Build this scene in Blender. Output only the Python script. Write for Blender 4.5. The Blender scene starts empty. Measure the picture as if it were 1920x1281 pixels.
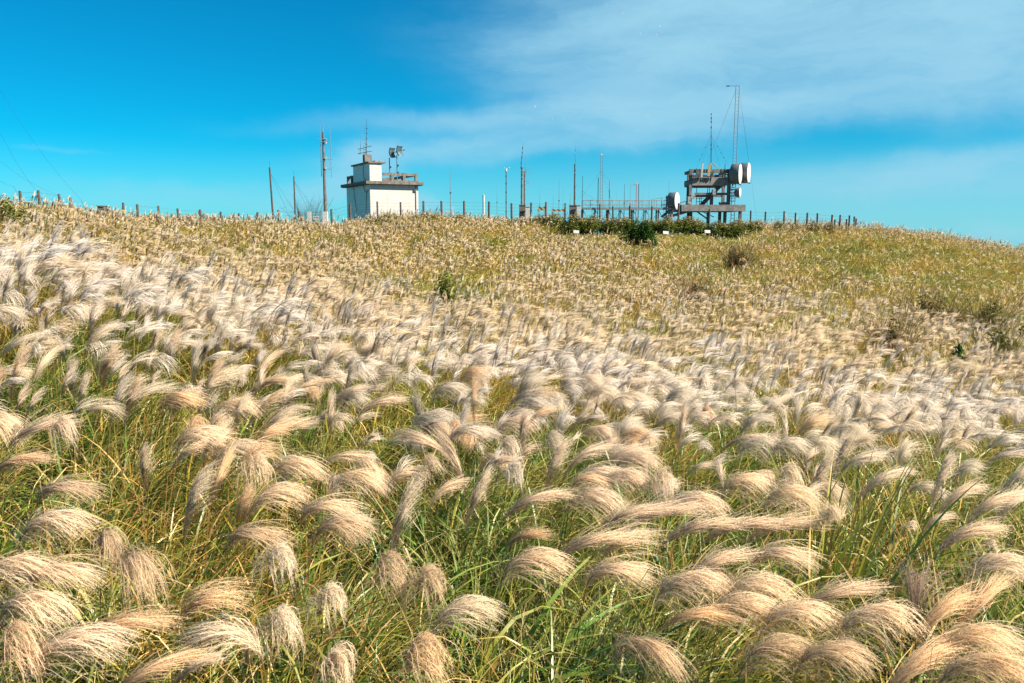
import bpy, math, random
import numpy as np
from mathutils import Vector, Matrix, Quaternion, Euler

scene = bpy.context.scene
COL = scene.collection
rnd = random.Random(7)
R = math.radians

# ------------------------------------------------------------------ camera
CZ = 3.5                       # eye height above the ground at the viewpoint
FPX = 1493.3                   # 28 mm on 36 mm, in pixels of a 1920 wide frame
HORIZON = 428.0
PITCH = math.atan((640.5 - HORIZON) / FPX)
cam_d = bpy.data.cameras.new('camera')
cam_d.lens = 28.0
cam_d.sensor_width = 36.0
cam_d.clip_start = 0.1
cam_d.clip_end = 4000
cam = bpy.data.objects.new('camera', cam_d)
COL.objects.link(cam)
cam.location = (0, 0, CZ)
cam.rotation_euler = (math.pi / 2 - PITCH, 0, 0)
scene.camera = cam

# ------------------------------------------------------------------ light and sky
SUN_DIR = Vector((0.92, -0.40, 0.0)).normalized()
SUN_EL = R(44)
sun_d = bpy.data.lights.new('sun', 'SUN')
sun_d.energy = 5.0
sun_d.angle = R(0.5)
sun_d.color = (1.0, 0.89, 0.73)
sun = bpy.data.objects.new('sun', sun_d)
COL.objects.link(sun)
to_sun = Vector((SUN_DIR.x * math.cos(SUN_EL), SUN_DIR.y * math.cos(SUN_EL), math.sin(SUN_EL)))
sun.rotation_euler = to_sun.to_track_quat('Z', 'Y').to_euler()
sun.location = (30, -30, 40)

world = bpy.data.worlds.new('World')
scene.world = world
world.use_nodes = True
wt = world.node_tree
wt.nodes.clear()


class NB:
    """small helper for chains of shader nodes"""
    def __init__(self, tree):
        self.t = tree

    def node(self, kind, **kw):
        n = self.t.nodes.new(kind)
        for k, v in kw.items():
            setattr(n, k, v)
        return n

    def link(self, a, b):
        self.t.links.new(a, b)

    def put(self, sock, v):
        if isinstance(v, bpy.types.NodeSocket):
            self.link(v, sock)
        elif isinstance(v, (tuple, list)):
            sock.default_value = tuple(v) + ((1.0,) if len(v) == 3 and len(sock.default_value) == 4 else ())
        else:
            sock.default_value = v

    def m(self, op, a, b=None, c=None, clamp=False):
        n = self.node('ShaderNodeMath', operation=op)
        n.use_clamp = clamp
        self.put(n.inputs[0], a)
        if b is not None:
            self.put(n.inputs[1], b)
        if c is not None:
            self.put(n.inputs[2], c)
        return n.outputs[0]

    def mix(self, f, a, b, blend='MIX'):
        n = self.node('ShaderNodeMix', data_type='RGBA', blend_type=blend)
        self.put(n.inputs['Factor'], f)
        self.put(n.inputs[6], a)
        self.put(n.inputs[7], b)
        return n.outputs[2]

    def noise(self, vec, scale, detail=3.0, rough=0.55, out=0):
        n = self.node('ShaderNodeTexNoise')
        if vec is not None:
            self.link(vec, n.inputs['Vector'])
        n.inputs['Scale'].default_value = scale
        n.inputs['Detail'].default_value = detail
        n.inputs['Roughness'].default_value = rough
        return n.outputs[out]

    def ramp(self, v, a, b, c0=0.0, c1=1.0):
        n = self.node('ShaderNodeMapRange', clamp=True, interpolation_type='SMOOTHSTEP')
        self.put(n.inputs['Value'], v)
        n.inputs['From Min'].default_value = a
        n.inputs['From Max'].default_value = b
        n.inputs['To Min'].default_value = c0
        n.inputs['To Max'].default_value = c1
        return n.outputs[0]

    def vec(self, x, y, z):
        n = self.node('ShaderNodeCombineXYZ')
        self.put(n.inputs[0], x)
        self.put(n.inputs[1], y)
        self.put(n.inputs[2], z)
        return n.outputs[0]


def build_sky():
    b = NB(wt)
    tc = b.node('ShaderNodeTexCoord')
    sep = b.node('ShaderNodeSeparateXYZ')
    b.link(tc.outputs['Generated'], sep.inputs[0])
    x, y, z = sep.outputs
    az = b.m('ARCTAN2', x, y)
    el = b.m('ARCSINE', z)
    sky = b.node('ShaderNodeTexSky', sky_type='NISHITA')
    sky.sun_disc = False
    sky.sun_elevation = SUN_EL
    sky.sun_rotation = math.atan2(SUN_DIR.x, SUN_DIR.y)
    sky.altitude = 1000
    sky.air_density = 1.0
    sky.dust_density = 0.0
    sky.ozone_density = 3.0
    # deep azure of a clear mountain day: a filter over the physical sky
    tint = b.mix(1.0, sky.outputs[0], SKY_TINT, 'MULTIPLY')
    # thin clouds, laid out by compass direction and height
    uv = b.vec(b.m('MULTIPLY', az, 1.0), b.m('MULTIPLY', el, 2.6), b.m('MULTIPLY', y, 0.3))
    warp1 = b.m('SUBTRACT', b.noise(uv, 3.0, 5.0, 0.6), 0.5)
    warp2 = b.m('SUBTRACT', b.noise(b.vec(el, az, x), 4.0, 5.0, 0.6), 0.5)
    azw = b.m('MULTIPLY_ADD', warp1, 0.30, az)
    elw = b.m('MULTIPLY_ADD', warp2, 0.055, el)
    total = None
    for (px, py, sx, sy, ang, amp) in CLOUDS:
        a0 = math.atan((px - 960) / FPX)
        e0 = math.atan((HORIZON - py) / FPX * math.cos(a0))
        c, s = math.cos(R(ang)), math.sin(R(ang))
        da = b.m('SUBTRACT', azw, a0)
        de = b.m('SUBTRACT', elw, e0)
        u = b.m('DIVIDE', b.m('ADD', b.m('MULTIPLY', da, c), b.m('MULTIPLY', de, s)), sx / FPX)
        v = b.m('DIVIDE', b.m('SUBTRACT', b.m('MULTIPLY', de, c), b.m('MULTIPLY', da, s)), sy / FPX)
        q = b.m('ADD', b.m('MULTIPLY', u, u), b.m('MULTIPLY', v, v))
        g = b.m('MULTIPLY', b.m('EXPONENT', b.m('MULTIPLY', b.m('POWER', q, 1.3), -1.0)), amp)
        total = g if total is None else b.m('ADD', total, g)
    streak = b.noise(b.vec(b.m('MULTIPLY', azw, 3.0), b.m('MULTIPLY', elw, 11.0), y), 2.4, 9.0, 0.62)
    lump = b.noise(tc.outputs['Generated'], 3.2, 5.0, 0.55)
    general = b.m('MULTIPLY', b.ramp(lump, 0.45, 0.72), 0.3)
    # unseen cloud veil outside the frame, its strength set to whiten the fill
    away = b.ramp(b.m('ABSOLUTE', az), 0.75, 1.1)
    high = b.ramp(el, 0.35, 0.6)
    general = b.m('MULTIPLY', general, b.m('MAXIMUM', away, high))
    dens = b.m('ADD', b.m('MULTIPLY', total, b.ramp(streak, 0.28, 0.72, 0.55, 1.3)), general)
    # milky air low over the horizon
    low = b.ramp(b.m('ABSOLUTE', el), 0.0, 0.11, 0.6, 0.0)
    low = b.m('MULTIPLY', low, b.ramp(az, -0.5, 0.5, 0.55, 1.35))
    dens = b.m('ADD', dens, low)
    dens = b.m('SUBTRACT', 1.0, b.m('EXPONENT', b.m('MULTIPLY', b.m('MAXIMUM', dens, 0.0), -1.25)))
    colr = b.mix(dens, tint, CLOUD_COL)
    bg = b.node('ShaderNodeBackground')
    b.link(colr, bg.inputs['Color'])
    bg.inputs['Strength'].default_value = 0.05
    out = b.node('ShaderNodeOutputWorld')
    b.link(bg.outputs[0], out.inputs['Surface'])


SKY_TINT = (0.014, 0.755, 0.975)
CLOUD_COL = (2.95, 5.6, 7.05)
#         px    py   sx   sy  ang  amp
CLOUDS = [
    (1230, 70, 240, 140, 0, 1.15),
    (1500, 40, 280, 110, 0, 0.95),
    (1640, 130, 150, 95, -10, 0.60),
    (1880, 50, 170, 120, -20, 1.3),
    (1110, 222, 420, 20, 3, 0.85),
    (1000, 272, 360, 26, 5, 0.85),
    (620, 338, 105, 40, 25, 0.8),
    (1420, 200, 260, 40, 0, 0.40),
    (1720, 318, 330, 26, 3, 0.75),
    (1750, 350, 300, 22, 2, 0.35),
    (330, 372, 300, 28, 1, 0.35),
    (815, 385, 34, 20, 0, 0.6),
    (1890, 428, 60, 16, 0, 0.40),
    (150, 290, 50, 4, 0, 0.10),
]
build_sky()

scene.view_settings.view_transform = 'Standard'
scene.view_settings.look = 'None'
scene.view_settings.exposure = 1.3
scene.view_settings.gamma = 1.0
scene.view_settings.use_curve_mapping = False
cy = scene.cycles
cy.max_bounces = 6
cy.diffuse_bounces = 4
cy.glossy_bounces = 2
cy.transmission_bounces = 4
cy.transparent_max_bounces = 10
cy.use_denoising = True
try:
    cy.denoiser = 'OPENIMAGEDENOISE'
    cy.denoising_input_passes = 'RGB_ALBEDO_NORMAL'
    cy.denoising_prefilter = 'ACCURATE'
except Exception:
    pass

# ------------------------------------------------------------------ projection helper
CP, SP = math.cos(PITCH), math.sin(PITCH)


def ray(px, py):
    """world direction with y = 1 for a sight line"""
    a = (px - 960.0) / FPX
    c = (640.5 - py) / FPX
    y = CP + c * SP
    return np.array((a / y, 1.0, (c * CP - SP) / y))


def at(px, py, Y):
    d = ray(px, py)
    return Vector((d[0] * Y, Y, CZ + d[2] * Y))


# ------------------------------------------------------------------ terrain
# surveyed grass-top heights: sight line and distance
SURVEY = {
    -420: [(2.4, 1500), (5, 880), (8, 630), (10, 500), (12.5, 490), (18, 500), (26, 470), (36, 390), (44, 358), (52, 356)],
    0:    [(3.0, 1281), (4.5, 960), (6, 800), (8, 620), (10, 495), (12.5, 490), (18, 520), (26, 485), (34, 428), (42, 380), (47, 374), (52, 386)],
    200:  [(3.1, 1281), (4.6, 970), (6.2, 805), (8.5, 640), (10.8, 530), (13.5, 530), (18, 548), (26, 505), (36, 445), (44, 415), (50, 408)],
    480:  [(3.2, 1281), (4.6, 1000), (6.5, 810), (8.5, 695), (11, 615), (13.5, 570), (18, 580), (25, 555), (32, 518), (42, 465), (51, 434), (60, 417)],
    620:  [(7, 785), (9, 710), (11.5, 640), (14, 598), (19, 608), (26, 568), (34, 520), (44, 468), (53, 440), (63, 426)],
    760:  [(3.2, 1281), (4.7, 1000), (6.5, 830), (9, 712), (12, 650), (14.5, 618), (19, 620), (26, 580), (34, 530), (44, 478), (54, 436), (64, 403)],
    1000: [(3.2, 1281), (4.8, 1000), (6.5, 855), (9, 735), (13, 670), (16, 645), (21, 632), (28, 585), (36, 530), (46, 482), (54, 458), (61, 444), (67, 416)],
    1250: [(3.2, 1281), (4.8, 1010), (6.4, 880), (8.8, 770), (13, 695), (17, 662), (22, 640), (29, 590), (38, 540), (46, 503), (54, 468), (61, 453), (67, 416)],
    1440: [(3.2, 1281), (4.8, 1015), (6.2, 900), (8.8, 795), (13, 718), (19, 665), (28, 606), (42, 535), (58, 468), (70, 424)],
    1680: [(3.1, 1281), (4.8, 1010), (6.3, 890), (9.2, 790), (14, 722), (20, 676), (29, 622), (43, 550), (58, 485), (71, 435)],
    1920: [(3.0, 1281), (5.0, 1000), (6.5, 900), (10, 800), (15, 745), (20, 702), (29, 652), (43, 580), (57, 520), (72, 476)],
    2350: [(3.0, 1300), (5.0, 1010), (6.5, 910), (10, 820), (15, 765), (20, 725), (29, 680), (43, 610), (57, 570), (72, 545)],
}
RIDGE = {}


def plant_h(Y):
    t = min(max((Y - 6) / 40, 0), 1)
    return 1.35 - 0.25 * t


_c = []
for px, rows in SURVEY.items():
    for (Y, py) in rows:
        d = ray(px, py)
        _c.append((d[0], math.log(Y), d[2]))
    Yr, pyr = rows[-1]
    dr = ray(px, pyr)
    zr = dr[2] * Yr
    for (dY, dz) in ((3, 0.02), (7, 0.0), (14, -0.1), (22, -0.9), (45, -9), (130, -48), (420, -140)):
        _c.append((dr[0], math.log(Yr + dY), (zr + dz) / (Yr + dY)))
_c = np.array(_c)
_P = np.stack((_c[:, 0] * 2.2, _c[:, 1] * 1.6), 1)


def _phi(d2):
    return np.where(d2 > 0, 0.5 * d2 * np.log(np.maximum(d2, 1e-12)), 0.0)


_n = len(_P)
_K = _phi(((_P[:, None] - _P[None]) ** 2).sum(2)) + 0.02 * np.eye(_n)
_A = np.zeros((_n + 3, _n + 3))
_A[:_n, :_n] = _K
_A[:_n, _n] = 1
_A[:_n, _n + 1:] = _P
_A[_n:, :_n] = _A[:_n, _n:].T
_w = np.linalg.solve(_A, np.concatenate((_c[:, 2], np.zeros(3))))
UG = np.linspace(-1.0, 1.0, 121)
VG = np.linspace(math.log(2.5), math.log(520), 181)
_gu, _gv = np.meshgrid(UG, VG, indexing='ij')
_q = np.stack((_gu.ravel() * 2.2, _gv.ravel() * 1.6), 1)
EG = np.concatenate([_phi(((qq[:, None] - _P[None]) ** 2).sum(2)) @ _w[:_n] + _w[_n] + qq @ _w[_n + 1:] for qq in np.array_split(_q, 12)]).reshape(_gu.shape)


def canopy_np(X, Y):
    X = np.asarray(X, float)
    Y = np.asarray(Y, float)
    Yc = np.maximum(Y, 2.5)
    u = np.clip(X / Yc, -1, 1)
    v = np.log(np.minimum(Yc, 515))
    fu = (u - UG[0]) / (UG[1] - UG[0])
    fv = (v - VG[0]) / (VG[1] - VG[0])
    i = np.clip(fu.astype(int), 0, len(UG) - 2)
    j = np.clip(fv.astype(int), 0, len(VG) - 2)
    a = fu - i
    c = fv - j
    e = EG[i, j] * (1 - a) * (1 - c) + EG[i + 1, j] * a * (1 - c) + EG[i, j + 1] * (1 - a) * c + EG[i + 1, j + 1] * a * c
    return CZ + e * np.minimum(Yc, 515)


def ground_np(X, Y):
    t = np.clip((np.asarray(Y, float) - 6) / 40, 0, 1)
    return canopy_np(X, Y) - (1.35 - 0.25 * t)


def canopy(x, y):
    return float(canopy_np(x, y))


def ground(x, y):
    return float(ground_np(x, y))


def hit(px, py, off=0.0, y0=2.6, y1=90):
    """where a sight line meets the grass tops (raised by off)"""
    d = ray(px, py)
    Y = np.geomspace(y0, y1, 600)
    zz = CZ + d[2] * Y
    cc = canopy_np(d[0] * Y, Y) + off
    k = np.nonzero(zz <= cc)[0]
    Yh = Y[k[0]] if len(k) else Y[-1]
    return Vector((d[0] * Yh, Yh, CZ + d[2] * Yh))


# ------------------------------------------------------------------ materials
def new_mat(name):
    m = bpy.data.materials.new(name)
    m.use_nodes = True
    m.node_tree.nodes.clear()
    b = NB(m.node_tree)
    out = b.node('ShaderNodeOutputMaterial')
    return m, b, out


def simple(name, colr, rough=0.7, metal=0.0, var=0.15, scale=6.0, dirt=None):
    m, b, out = new_mat(name)
    p = b.node('ShaderNodeBsdfPrincipled')
    tc = b.node('ShaderNodeTexCoord')
    n = b.noise(tc.outputs['Object'], scale, 5.0, 0.65)
    dark = tuple(c * (1 - var * 2) for c in colr)
    lite = tuple(min(1, c * (1 + var)) for c in colr)
    c = b.mix(b.ramp(n, 0.3, 0.7), dark, lite)
    if dirt:
        mp = b.node('ShaderNodeMapping')
        b.link(tc.outputs['Object'], mp.inputs[0])
        mp.inputs['Scale'].default_value = (3.0, 3.0, 0.35)
        n2 = b.noise(mp.outputs[0], 2.2, 6.0, 0.65)
        c = b.mix(b.ramp(n2, 0.52, 0.72, 0, dirt[1]), c, dirt[0])
    b.link(c, p.inputs['Base Color'])
    p.inputs['Roughness'].default_value = rough
    p.inputs['Metallic'].default_value = metal
    b.link(p.outputs[0], out.inputs['Surface'])
    return m


M = {}
M['concrete'] = simple('concrete', (0.22, 0.21, 0.195), 0.9, 0, 0.18, 3.0, ((0.06, 0.052, 0.045), 0.75))
M['concrete_dark'] = simple('weathered_concrete', (0.165, 0.152, 0.135), 0.9, 0, 0.2, 3.0, ((0.045, 0.04, 0.035), 0.8))
M['concrete_pole'] = simple('pole_concrete', (0.135, 0.122, 0.105), 0.9, 0, 0.2, 4.0, ((0.06, 0.055, 0.05), 0.6))
M['white_paint'] = simple('white_paint', (0.48, 0.48, 0.46), 0.6, 0, 0.06, 3.0, ((0.35, 0.33, 0.28), 0.35))
M['dish_white'] = simple('dish_white', (0.62, 0.62, 0.61), 0.45, 0, 0.03, 2.0)
M['drum_grey'] = simple('drum_grey', (0.12, 0.14, 0.145), 0.5, 0, 0.10, 3.0)
M['steel'] = simple('galvanised_steel', (0.24, 0.26, 0.27), 0.5, 0.3, 0.15, 8.0, ((0.13, 0.07, 0.04), 0.4))
M['dark_steel'] = simple('dark_steel', (0.06, 0.065, 0.07), 0.5, 0.3, 0.2, 8.0)
M['cable'] = simple('cable', (0.03, 0.03, 0.03), 0.6)
M['wood'] = simple('weathered_wood', (0.075, 0.06, 0.05), 0.9, 0, 0.25, 9.0, ((0.03, 0.025, 0.02), 0.5))
M['post_wood'] = simple('post_wood', (0.095, 0.075, 0.065), 0.9, 0, 0.25, 9.0, ((0.2, 0.13, 0.07), 0.6))
M['grid_blue'] = simple('grid_reflector', (0.13, 0.20, 0.23), 0.5, 0.2, 0.15, 6.0)
M['tan_panel'] = simple('tan_panel', (0.42, 0.33, 0.18), 0.6, 0, 0.1, 4.0)
M['grey_panel'] = simple('grey_panel', (0.30, 0.31, 0.30), 0.6, 0, 0.08, 4.0)
M['rust'] = simple('rusty_pipe', (0.26, 0.10, 0.06), 0.8, 0, 0.2, 6.0)
M['red_band'] = simple('red_band', (0.45, 0.05, 0.05), 0.6, 0, 0.1, 6.0)
M['twig'] = simple('twig', (0.13, 0.095, 0.065), 0.9, 0, 0.2, 9.0)
M['letter'] = simple('letter_paint', (0.12, 0.10, 0.12), 0.7, 0, 0.05)


def striped():
    m, b, out = new_mat('hazard_stripes')
    p = b.node('ShaderNodeBsdfPrincipled')
    tc = b.node('ShaderNodeTexCoord')
    s = b.node('ShaderNodeSeparateXYZ')
    b.link(tc.outputs['Object'], s.inputs[0])
    t = b.m('FRACT', b.m('MULTIPLY', b.m('ADD', s.outputs[0], s.outputs[2]), 2.4))
    c = b.mix(b.m('GREATER_THAN', t, 0.5), (0.05, 0.05, 0.05), (0.45, 0.30, 0.10))
    b.link(c, p.inputs['Base Color'])
    p.inputs['Roughness'].default_value = 0.7
    b.link(p.outputs[0], out.inputs['Surface'])
    return m


M['striped'] = striped()


def tiles():
    """white glazed tiles laid in a grid, stained by weather"""
    m, b, out = new_mat('white_wall_tiles')
    p = b.node('ShaderNodeBsdfPrincipled')
    tc = b.node('ShaderNodeTexCoord')
    s = b.node('ShaderNodeSeparateXYZ')
    b.link(tc.outputs['Object'], s.inputs[0])
    uu = b.m('MULTIPLY', b.m('ADD', s.outputs[0], s.outputs[1]), 4.4)
    vv = b.m('MULTIPLY', s.outputs[2], 4.4)
    fu = b.m('ABSOLUTE', b.m('SUBTRACT', b.m('FRACT', uu), 0.5))
    fv = b.m('ABSOLUTE', b.m('SUBTRACT', b.m('FRACT', vv), 0.5))
    line = b.m('GREATER_THAN', b.m('MAXIMUM', fu, fv), 0.43)
    cell = b.vec(b.m('FLOOR', uu), b.m('FLOOR', vv), 0.0)
    wn = b.node('ShaderNodeTexWhiteNoise')
    b.link(cell, wn.inputs[0])
    base = b.mix(wn.outputs[0], (0.50, 0.49, 0.46), (0.57, 0.56, 0.525))
    n = b.noise(tc.outputs['Object'], 1.1, 6.0, 0.7)
    mp = b.node('ShaderNodeMapping')
    b.link(tc.outputs['Object'], mp.inputs[0])
    mp.inputs['Scale'].default_value = (3.0, 3.0, 0.3)
    n2 = b.noise(mp.outputs[0], 1.6, 6.0, 0.65)
    base = b.mix(b.ramp(n2, 0.5, 0.75, 0, 0.5), base, (0.30, 0.28, 0.19))
    base = b.mix(b.ramp(n, 0.5, 0.75, 0, 0.4), base, (0.34, 0.31, 0.22))
    c = b.mix(line, base, (0.40, 0.395, 0.37))
    b.link(c, p.inputs['Base Color'])
    p.inputs['Roughness'].default_value = 0.4
    bump = b.node('ShaderNodeBump')
    bump.inputs['Strength'].default_value = 0.4
    bump.inputs['Distance'].default_value = 0.01
    b.link(b.m('SUBTRACT', 1.0, line), bump.inputs['Height'])
    b.link(bump.outputs[0], p.inputs['Normal'])
    b.link(p.outputs[0], out.inputs['Surface'])
    return m


M['tiles'] = tiles()


def plant_mat(name, trans, world_var=None, objcol=False, rough=False, fluffy=0.0, clear=0.0):
    """two sided leaf or hair: vertex colour, diffuse + translucent; world_var = ((dark mult),(light mult), scale)"""
    m, b, out = new_mat(name)
    at_ = b.node('ShaderNodeAttribute', attribute_name='col')
    c = at_.outputs['Color']
    geo = b.node('ShaderNodeNewGeometry')
    if world_var:
        a, d, sc = world_var
        n = b.noise(geo.outputs['Position'], sc, 4.0, 0.6)
        c = b.mix(1.0, c, b.mix(b.ramp(n, 0.32, 0.68), a, d), 'MULTIPLY')
    if objcol:
        oi = b.node('ShaderNodeObjectInfo')
        c = b.mix(1.0, c, oi.outputs['Color'], 'MULTIPLY')
    di = b.node('ShaderNodeBsdfDiffuse')
    b.link(c, di.inputs['Color'])
    tr = b.node('ShaderNodeBsdfTranslucent')
    b.link(c, tr.inputs['Color'])
    if fluffy:
        # a head of fine hair scatters light by its overall form, not by each strand's facing
        nat = b.node('ShaderNodeAttribute', attribute_name='nv')
        vt = b.node('ShaderNodeVectorTransform', vector_type='NORMAL', convert_from='OBJECT', convert_to='WORLD')
        b.link(nat.outputs['Vector'], vt.inputs[0])
        vm = b.node('ShaderNodeMix', data_type='VECTOR')
        vm.inputs['Factor'].default_value = fluffy
        b.link(geo.outputs['Normal'], vm.inputs[4])
        b.link(vt.outputs[0], vm.inputs[5])
        vn = b.node('ShaderNodeVectorMath', operation='NORMALIZE')
        b.link(vm.outputs[1], vn.inputs[0])
        b.link(vn.outputs[0], di.inputs['Normal'])
    mx = b.node('ShaderNodeMixShader')
    mx.inputs[0].default_value = trans
    b.link(di.outputs[0], mx.inputs[1])
    b.link(tr.outputs[0], mx.inputs[2])
    sh = mx.outputs[0]
    if clear:
        # silky hair lets part of the light straight through
        tp = b.node('ShaderNodeBsdfTransparent')
        m3 = b.node('ShaderNodeMixShader')
        m3.inputs[0].default_value = clear
        b.link(sh, m3.inputs[1])
        b.link(tp.outputs[0], m3.inputs[2])
        sh = m3.outputs[0]
    if rough:
        gl = b.node('ShaderNodeBsdfGlossy')
        gl.inputs['Roughness'].default_value = 0.45
        gl.inputs['Color'].default_value = (0.8, 0.85, 0.8, 1)
        m2 = b.node('ShaderNodeMixShader')
        m2.inputs[0].default_value = 0.05
        b.link(sh, m2.inputs[1])
        b.link(gl.outputs[0], m2.inputs[2])
        sh = m2.outputs[0]
    b.link(sh, out.inputs['Surface'])
    return m


M['plume'] = plant_mat('plume_hair', 0.42, ((0.92, 0.92, 0.98), (1.03, 1.0, 0.95), 0.35), objcol=True, fluffy=0.72, clear=0.25)
M['leaf'] = plant_mat('grass_leaf', 0.32, ((0.75, 0.95, 0.75), (1.45, 1.15, 0.95), 0.45), rough=True)
M['shrub_leaf'] = plant_mat('shrub_leaf', 0.25, ((0.8, 0.9, 0.8), (1.15, 1.1, 1.0), 1.2))


def soil_mat():
    m, b, out = new_mat('grassy_soil')
    p = b.node('ShaderNodeBsdfPrincipled')
    geo = b.node('ShaderNodeNewGeometry')
    n = b.noise(geo.outputs['Position'], 0.5, 6.0, 0.65)
    n2 = b.noise(geo.outputs['Position'], 14.0, 5.0, 0.7)
    c = b.mix(b.ramp(n, 0.35, 0.65), (0.022, 0.03, 0.012), (0.045, 0.04, 0.02))
    c = b.mix(b.ramp(n2, 0.4, 0.65, 0, 0.6), c, (0.035, 0.028, 0.016))
    b.link(c, p.inputs['Base Color'])
    p.inputs['Roughness'].default_value = 0.95
    bump = b.node('ShaderNodeBump')
    bump.inputs['Strength'].default_value = 0.6
    bump.inputs['Distance'].default_value = 0.05
    b.link(n2, bump.inputs['Height'])
    b.link(bump.outputs[0], p.inputs['Normal'])
    b.link(p.outputs[0], out.inputs['Surface'])
    return m


M['soil'] = soil_mat()


# ------------------------------------------------------------------ mesh helpers
class MB:
    """collects polygons, then links them as one mesh object"""
    def __init__(self):
        self.v = []
        self.f = []

    def add(self, vs, fs):
        o = len(self.v)
        self.v += [tuple(v) for v in vs]
        self.f += [tuple(i + o for i in f) for f in fs]

    def box8(self, p):
        self.add(p, [(0, 3, 2, 1), (4, 5, 6, 7), (0, 1, 5, 4), (1, 2, 6, 5), (2, 3, 7, 6), (3, 0, 4, 7)])

    def box(self, c, ax, ay, az, sx, sy, sz, bevel=0.0):
        """box about c with axes ax, ay, az and full sizes"""
        c, ax, ay, az = Vector(c), Vector(ax), Vector(ay), Vector(az)
        p = []
        for k in (-.5, .5):
            for (i, j) in ((-.5, -.5), (.5, -.5), (.5, .5), (-.5, .5)):
                p.append(c + ax * (i * sx) + ay * (j * sy) + az * (k * sz))
        self.box8(p)

    def tube(self, a, b2, r0, r1=None, n=6, caps=True):
        a, b2 = Vector(a), Vector(b2)
        r1 = r0 if r1 is None else r1
        d = (b2 - a)
        if d.length < 1e-6:
            return
        d.normalize()
        u = d.orthogonal().normalized()
        w = d.cross(u)
        vs = []
        for (c, r) in ((a, r0), (b2, r1)):
            for k in range(n):
                t = 2 * math.pi * k / n
                vs.append(c + u * (r * math.cos(t)) + w * (r * math.sin(t)))
        fs = [(k, (k + 1) % n, n + (k + 1) % n, n + k) for k in range(n)]
        if caps:
            fs += [tuple(range(n - 1, -1, -1)), tuple(range(n, 2 * n))]
        self.add(vs, fs)

    def path(self, pts, r, n=5):
        for a, b2 in zip(pts[:-1], pts[1:]):
            self.tube(a, b2, r, r, n)

    def lathe(self, o, axis, prof, n=28):
        """prof: list of (distance along axis, radius)"""
        o, axis = Vector(o), Vector(axis).normalized()
        u = axis.orthogonal().normalized()
        w = axis.cross(u)
        vs, fs = [], []
        for (t, r) in prof:
            for k in range(n):
                q = 2 * math.pi * k / n
                vs.append(o + axis * t + u * (r * math.cos(q)) + w * (r * math.sin(q)))
        for i in range(len(prof) - 1):
            for k in range(n):
                fs.append((i * n + k, i * n + (k + 1) % n, (i + 1) * n + (k + 1) % n, (i + 1) * n + k))
        self.add(vs, fs)

    def build(self, name, mat, parent=None, smooth=False):
        me = bpy.data.meshes.new(name)
        off = parent_world(parent)
        me.from_pydata([(v[0] - off.x, v[1] - off.y, v[2] - off.z) for v in self.v], [], self.f)
        me.materials.append(mat)
        if smooth:
            for p in me.polygons:
                p.use_smooth = True
        me.update()
        o = bpy.data.objects.new(name, me)
        COL.objects.link(o)
        if parent is not None:
            o.parent = parent
        return o


def parent_world(o):
    v = Vector((0, 0, 0))
    while o is not None:
        v += o.location
        o = o.parent
    return v


def tag(o, label=None, cat=None, group=None, kind=None):
    if label:
        o['label'] = label
    if cat:
        o['category'] = cat
    if group:
        o['group'] = group
    if kind:
        o['kind'] = kind
    return o


def thing(name, label, cat, loc, group=None):
    o = bpy.data.objects.new(name, None)
    o.empty_display_size = 0.2
    COL.objects.link(o)
    o.location = loc
    tag(o, label, cat, group)
    return o


def copy_tree(o, parent=None):
    c = o.copy()
    COL.objects.link(c)
    if parent is not None:
        c.parent = parent
    for ch in list(o.children):
        copy_tree(ch, c)
    return c


UP = Vector((0, 0, 1))


class Acc:
    """numpy mesh collector with a point colour"""
    def __init__(self):
        self.v, self.c, self.q, self.t, self.n, self.mq, self.mt, self.nv = [], [], [], [], 0, [], [], []

    def add(self, v, c, quads=None, tris=None, mat=0, nv=None):
        v = v.reshape(-1, 3)
        self.nv.append(np.broadcast_to(np.array((0, 0, 1.0)) if nv is None else nv, v.shape).reshape(-1, 3))
        c = np.broadcast_to(c, v.shape).reshape(-1, 3)
        self.v.append(v)
        self.c.append(c)
        if quads is not None and len(quads):
            self.q.append(quads.reshape(-1, 4) + self.n)
            self.mq.append(np.full(len(self.q[-1]), mat))
        if tris is not None and len(tris):
            self.t.append(tris.reshape(-1, 3) + self.n)
            self.mt.append(np.full(len(self.t[-1]), mat))
        self.n += len(v)

    def mesh(self, name, mats):
        v = np.concatenate(self.v)
        c = np.concatenate(self.c)
        q = np.concatenate(self.q) if self.q else np.zeros((0, 4), int)
        t = np.concatenate(self.t) if self.t else np.zeros((0, 3), int)
        mi = np.concatenate([np.zeros(0, int)] + self.mq + self.mt).astype(np.int32)
        me = bpy.data.meshes.new(name)
        me.vertices.add(len(v))
        me.vertices.foreach_set('co', v.astype(np.float32).ravel())
        loops = np.concatenate((q.ravel(), t.ravel())).astype(np.int32)
        me.loops.add(len(loops))
        me.loops.foreach_set('vertex_index', loops)
        me.polygons.add(len(q) + len(t))
        starts = np.concatenate((np.arange(len(q)) * 4, len(q) * 4 + np.arange(len(t)) * 3)).astype(np.int32)
        me.polygons.foreach_set('loop_start', starts)
        me.polygons.foreach_set('material_index', mi)
        for m_ in mats:
            me.materials.append(m_)
        ca = me.color_attributes.new('col', 'FLOAT_COLOR', 'POINT')
        rgba = np.ones((len(v), 4), np.float32)
        rgba[:, :3] = np.clip(c, 0, 1)
        ca.data.foreach_set('color', rgba.ravel())
        na = me.attributes.new('nv', 'FLOAT_VECTOR', 'POINT')
        na.data.foreach_set('vector', np.concatenate(self.nv).astype(np.float32).ravel())
        me.update(calc_edges=True)
        return me


def nrm(a):
    return a / np.maximum(np.linalg.norm(a, axis=-1, keepdims=True), 1e-9)


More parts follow.
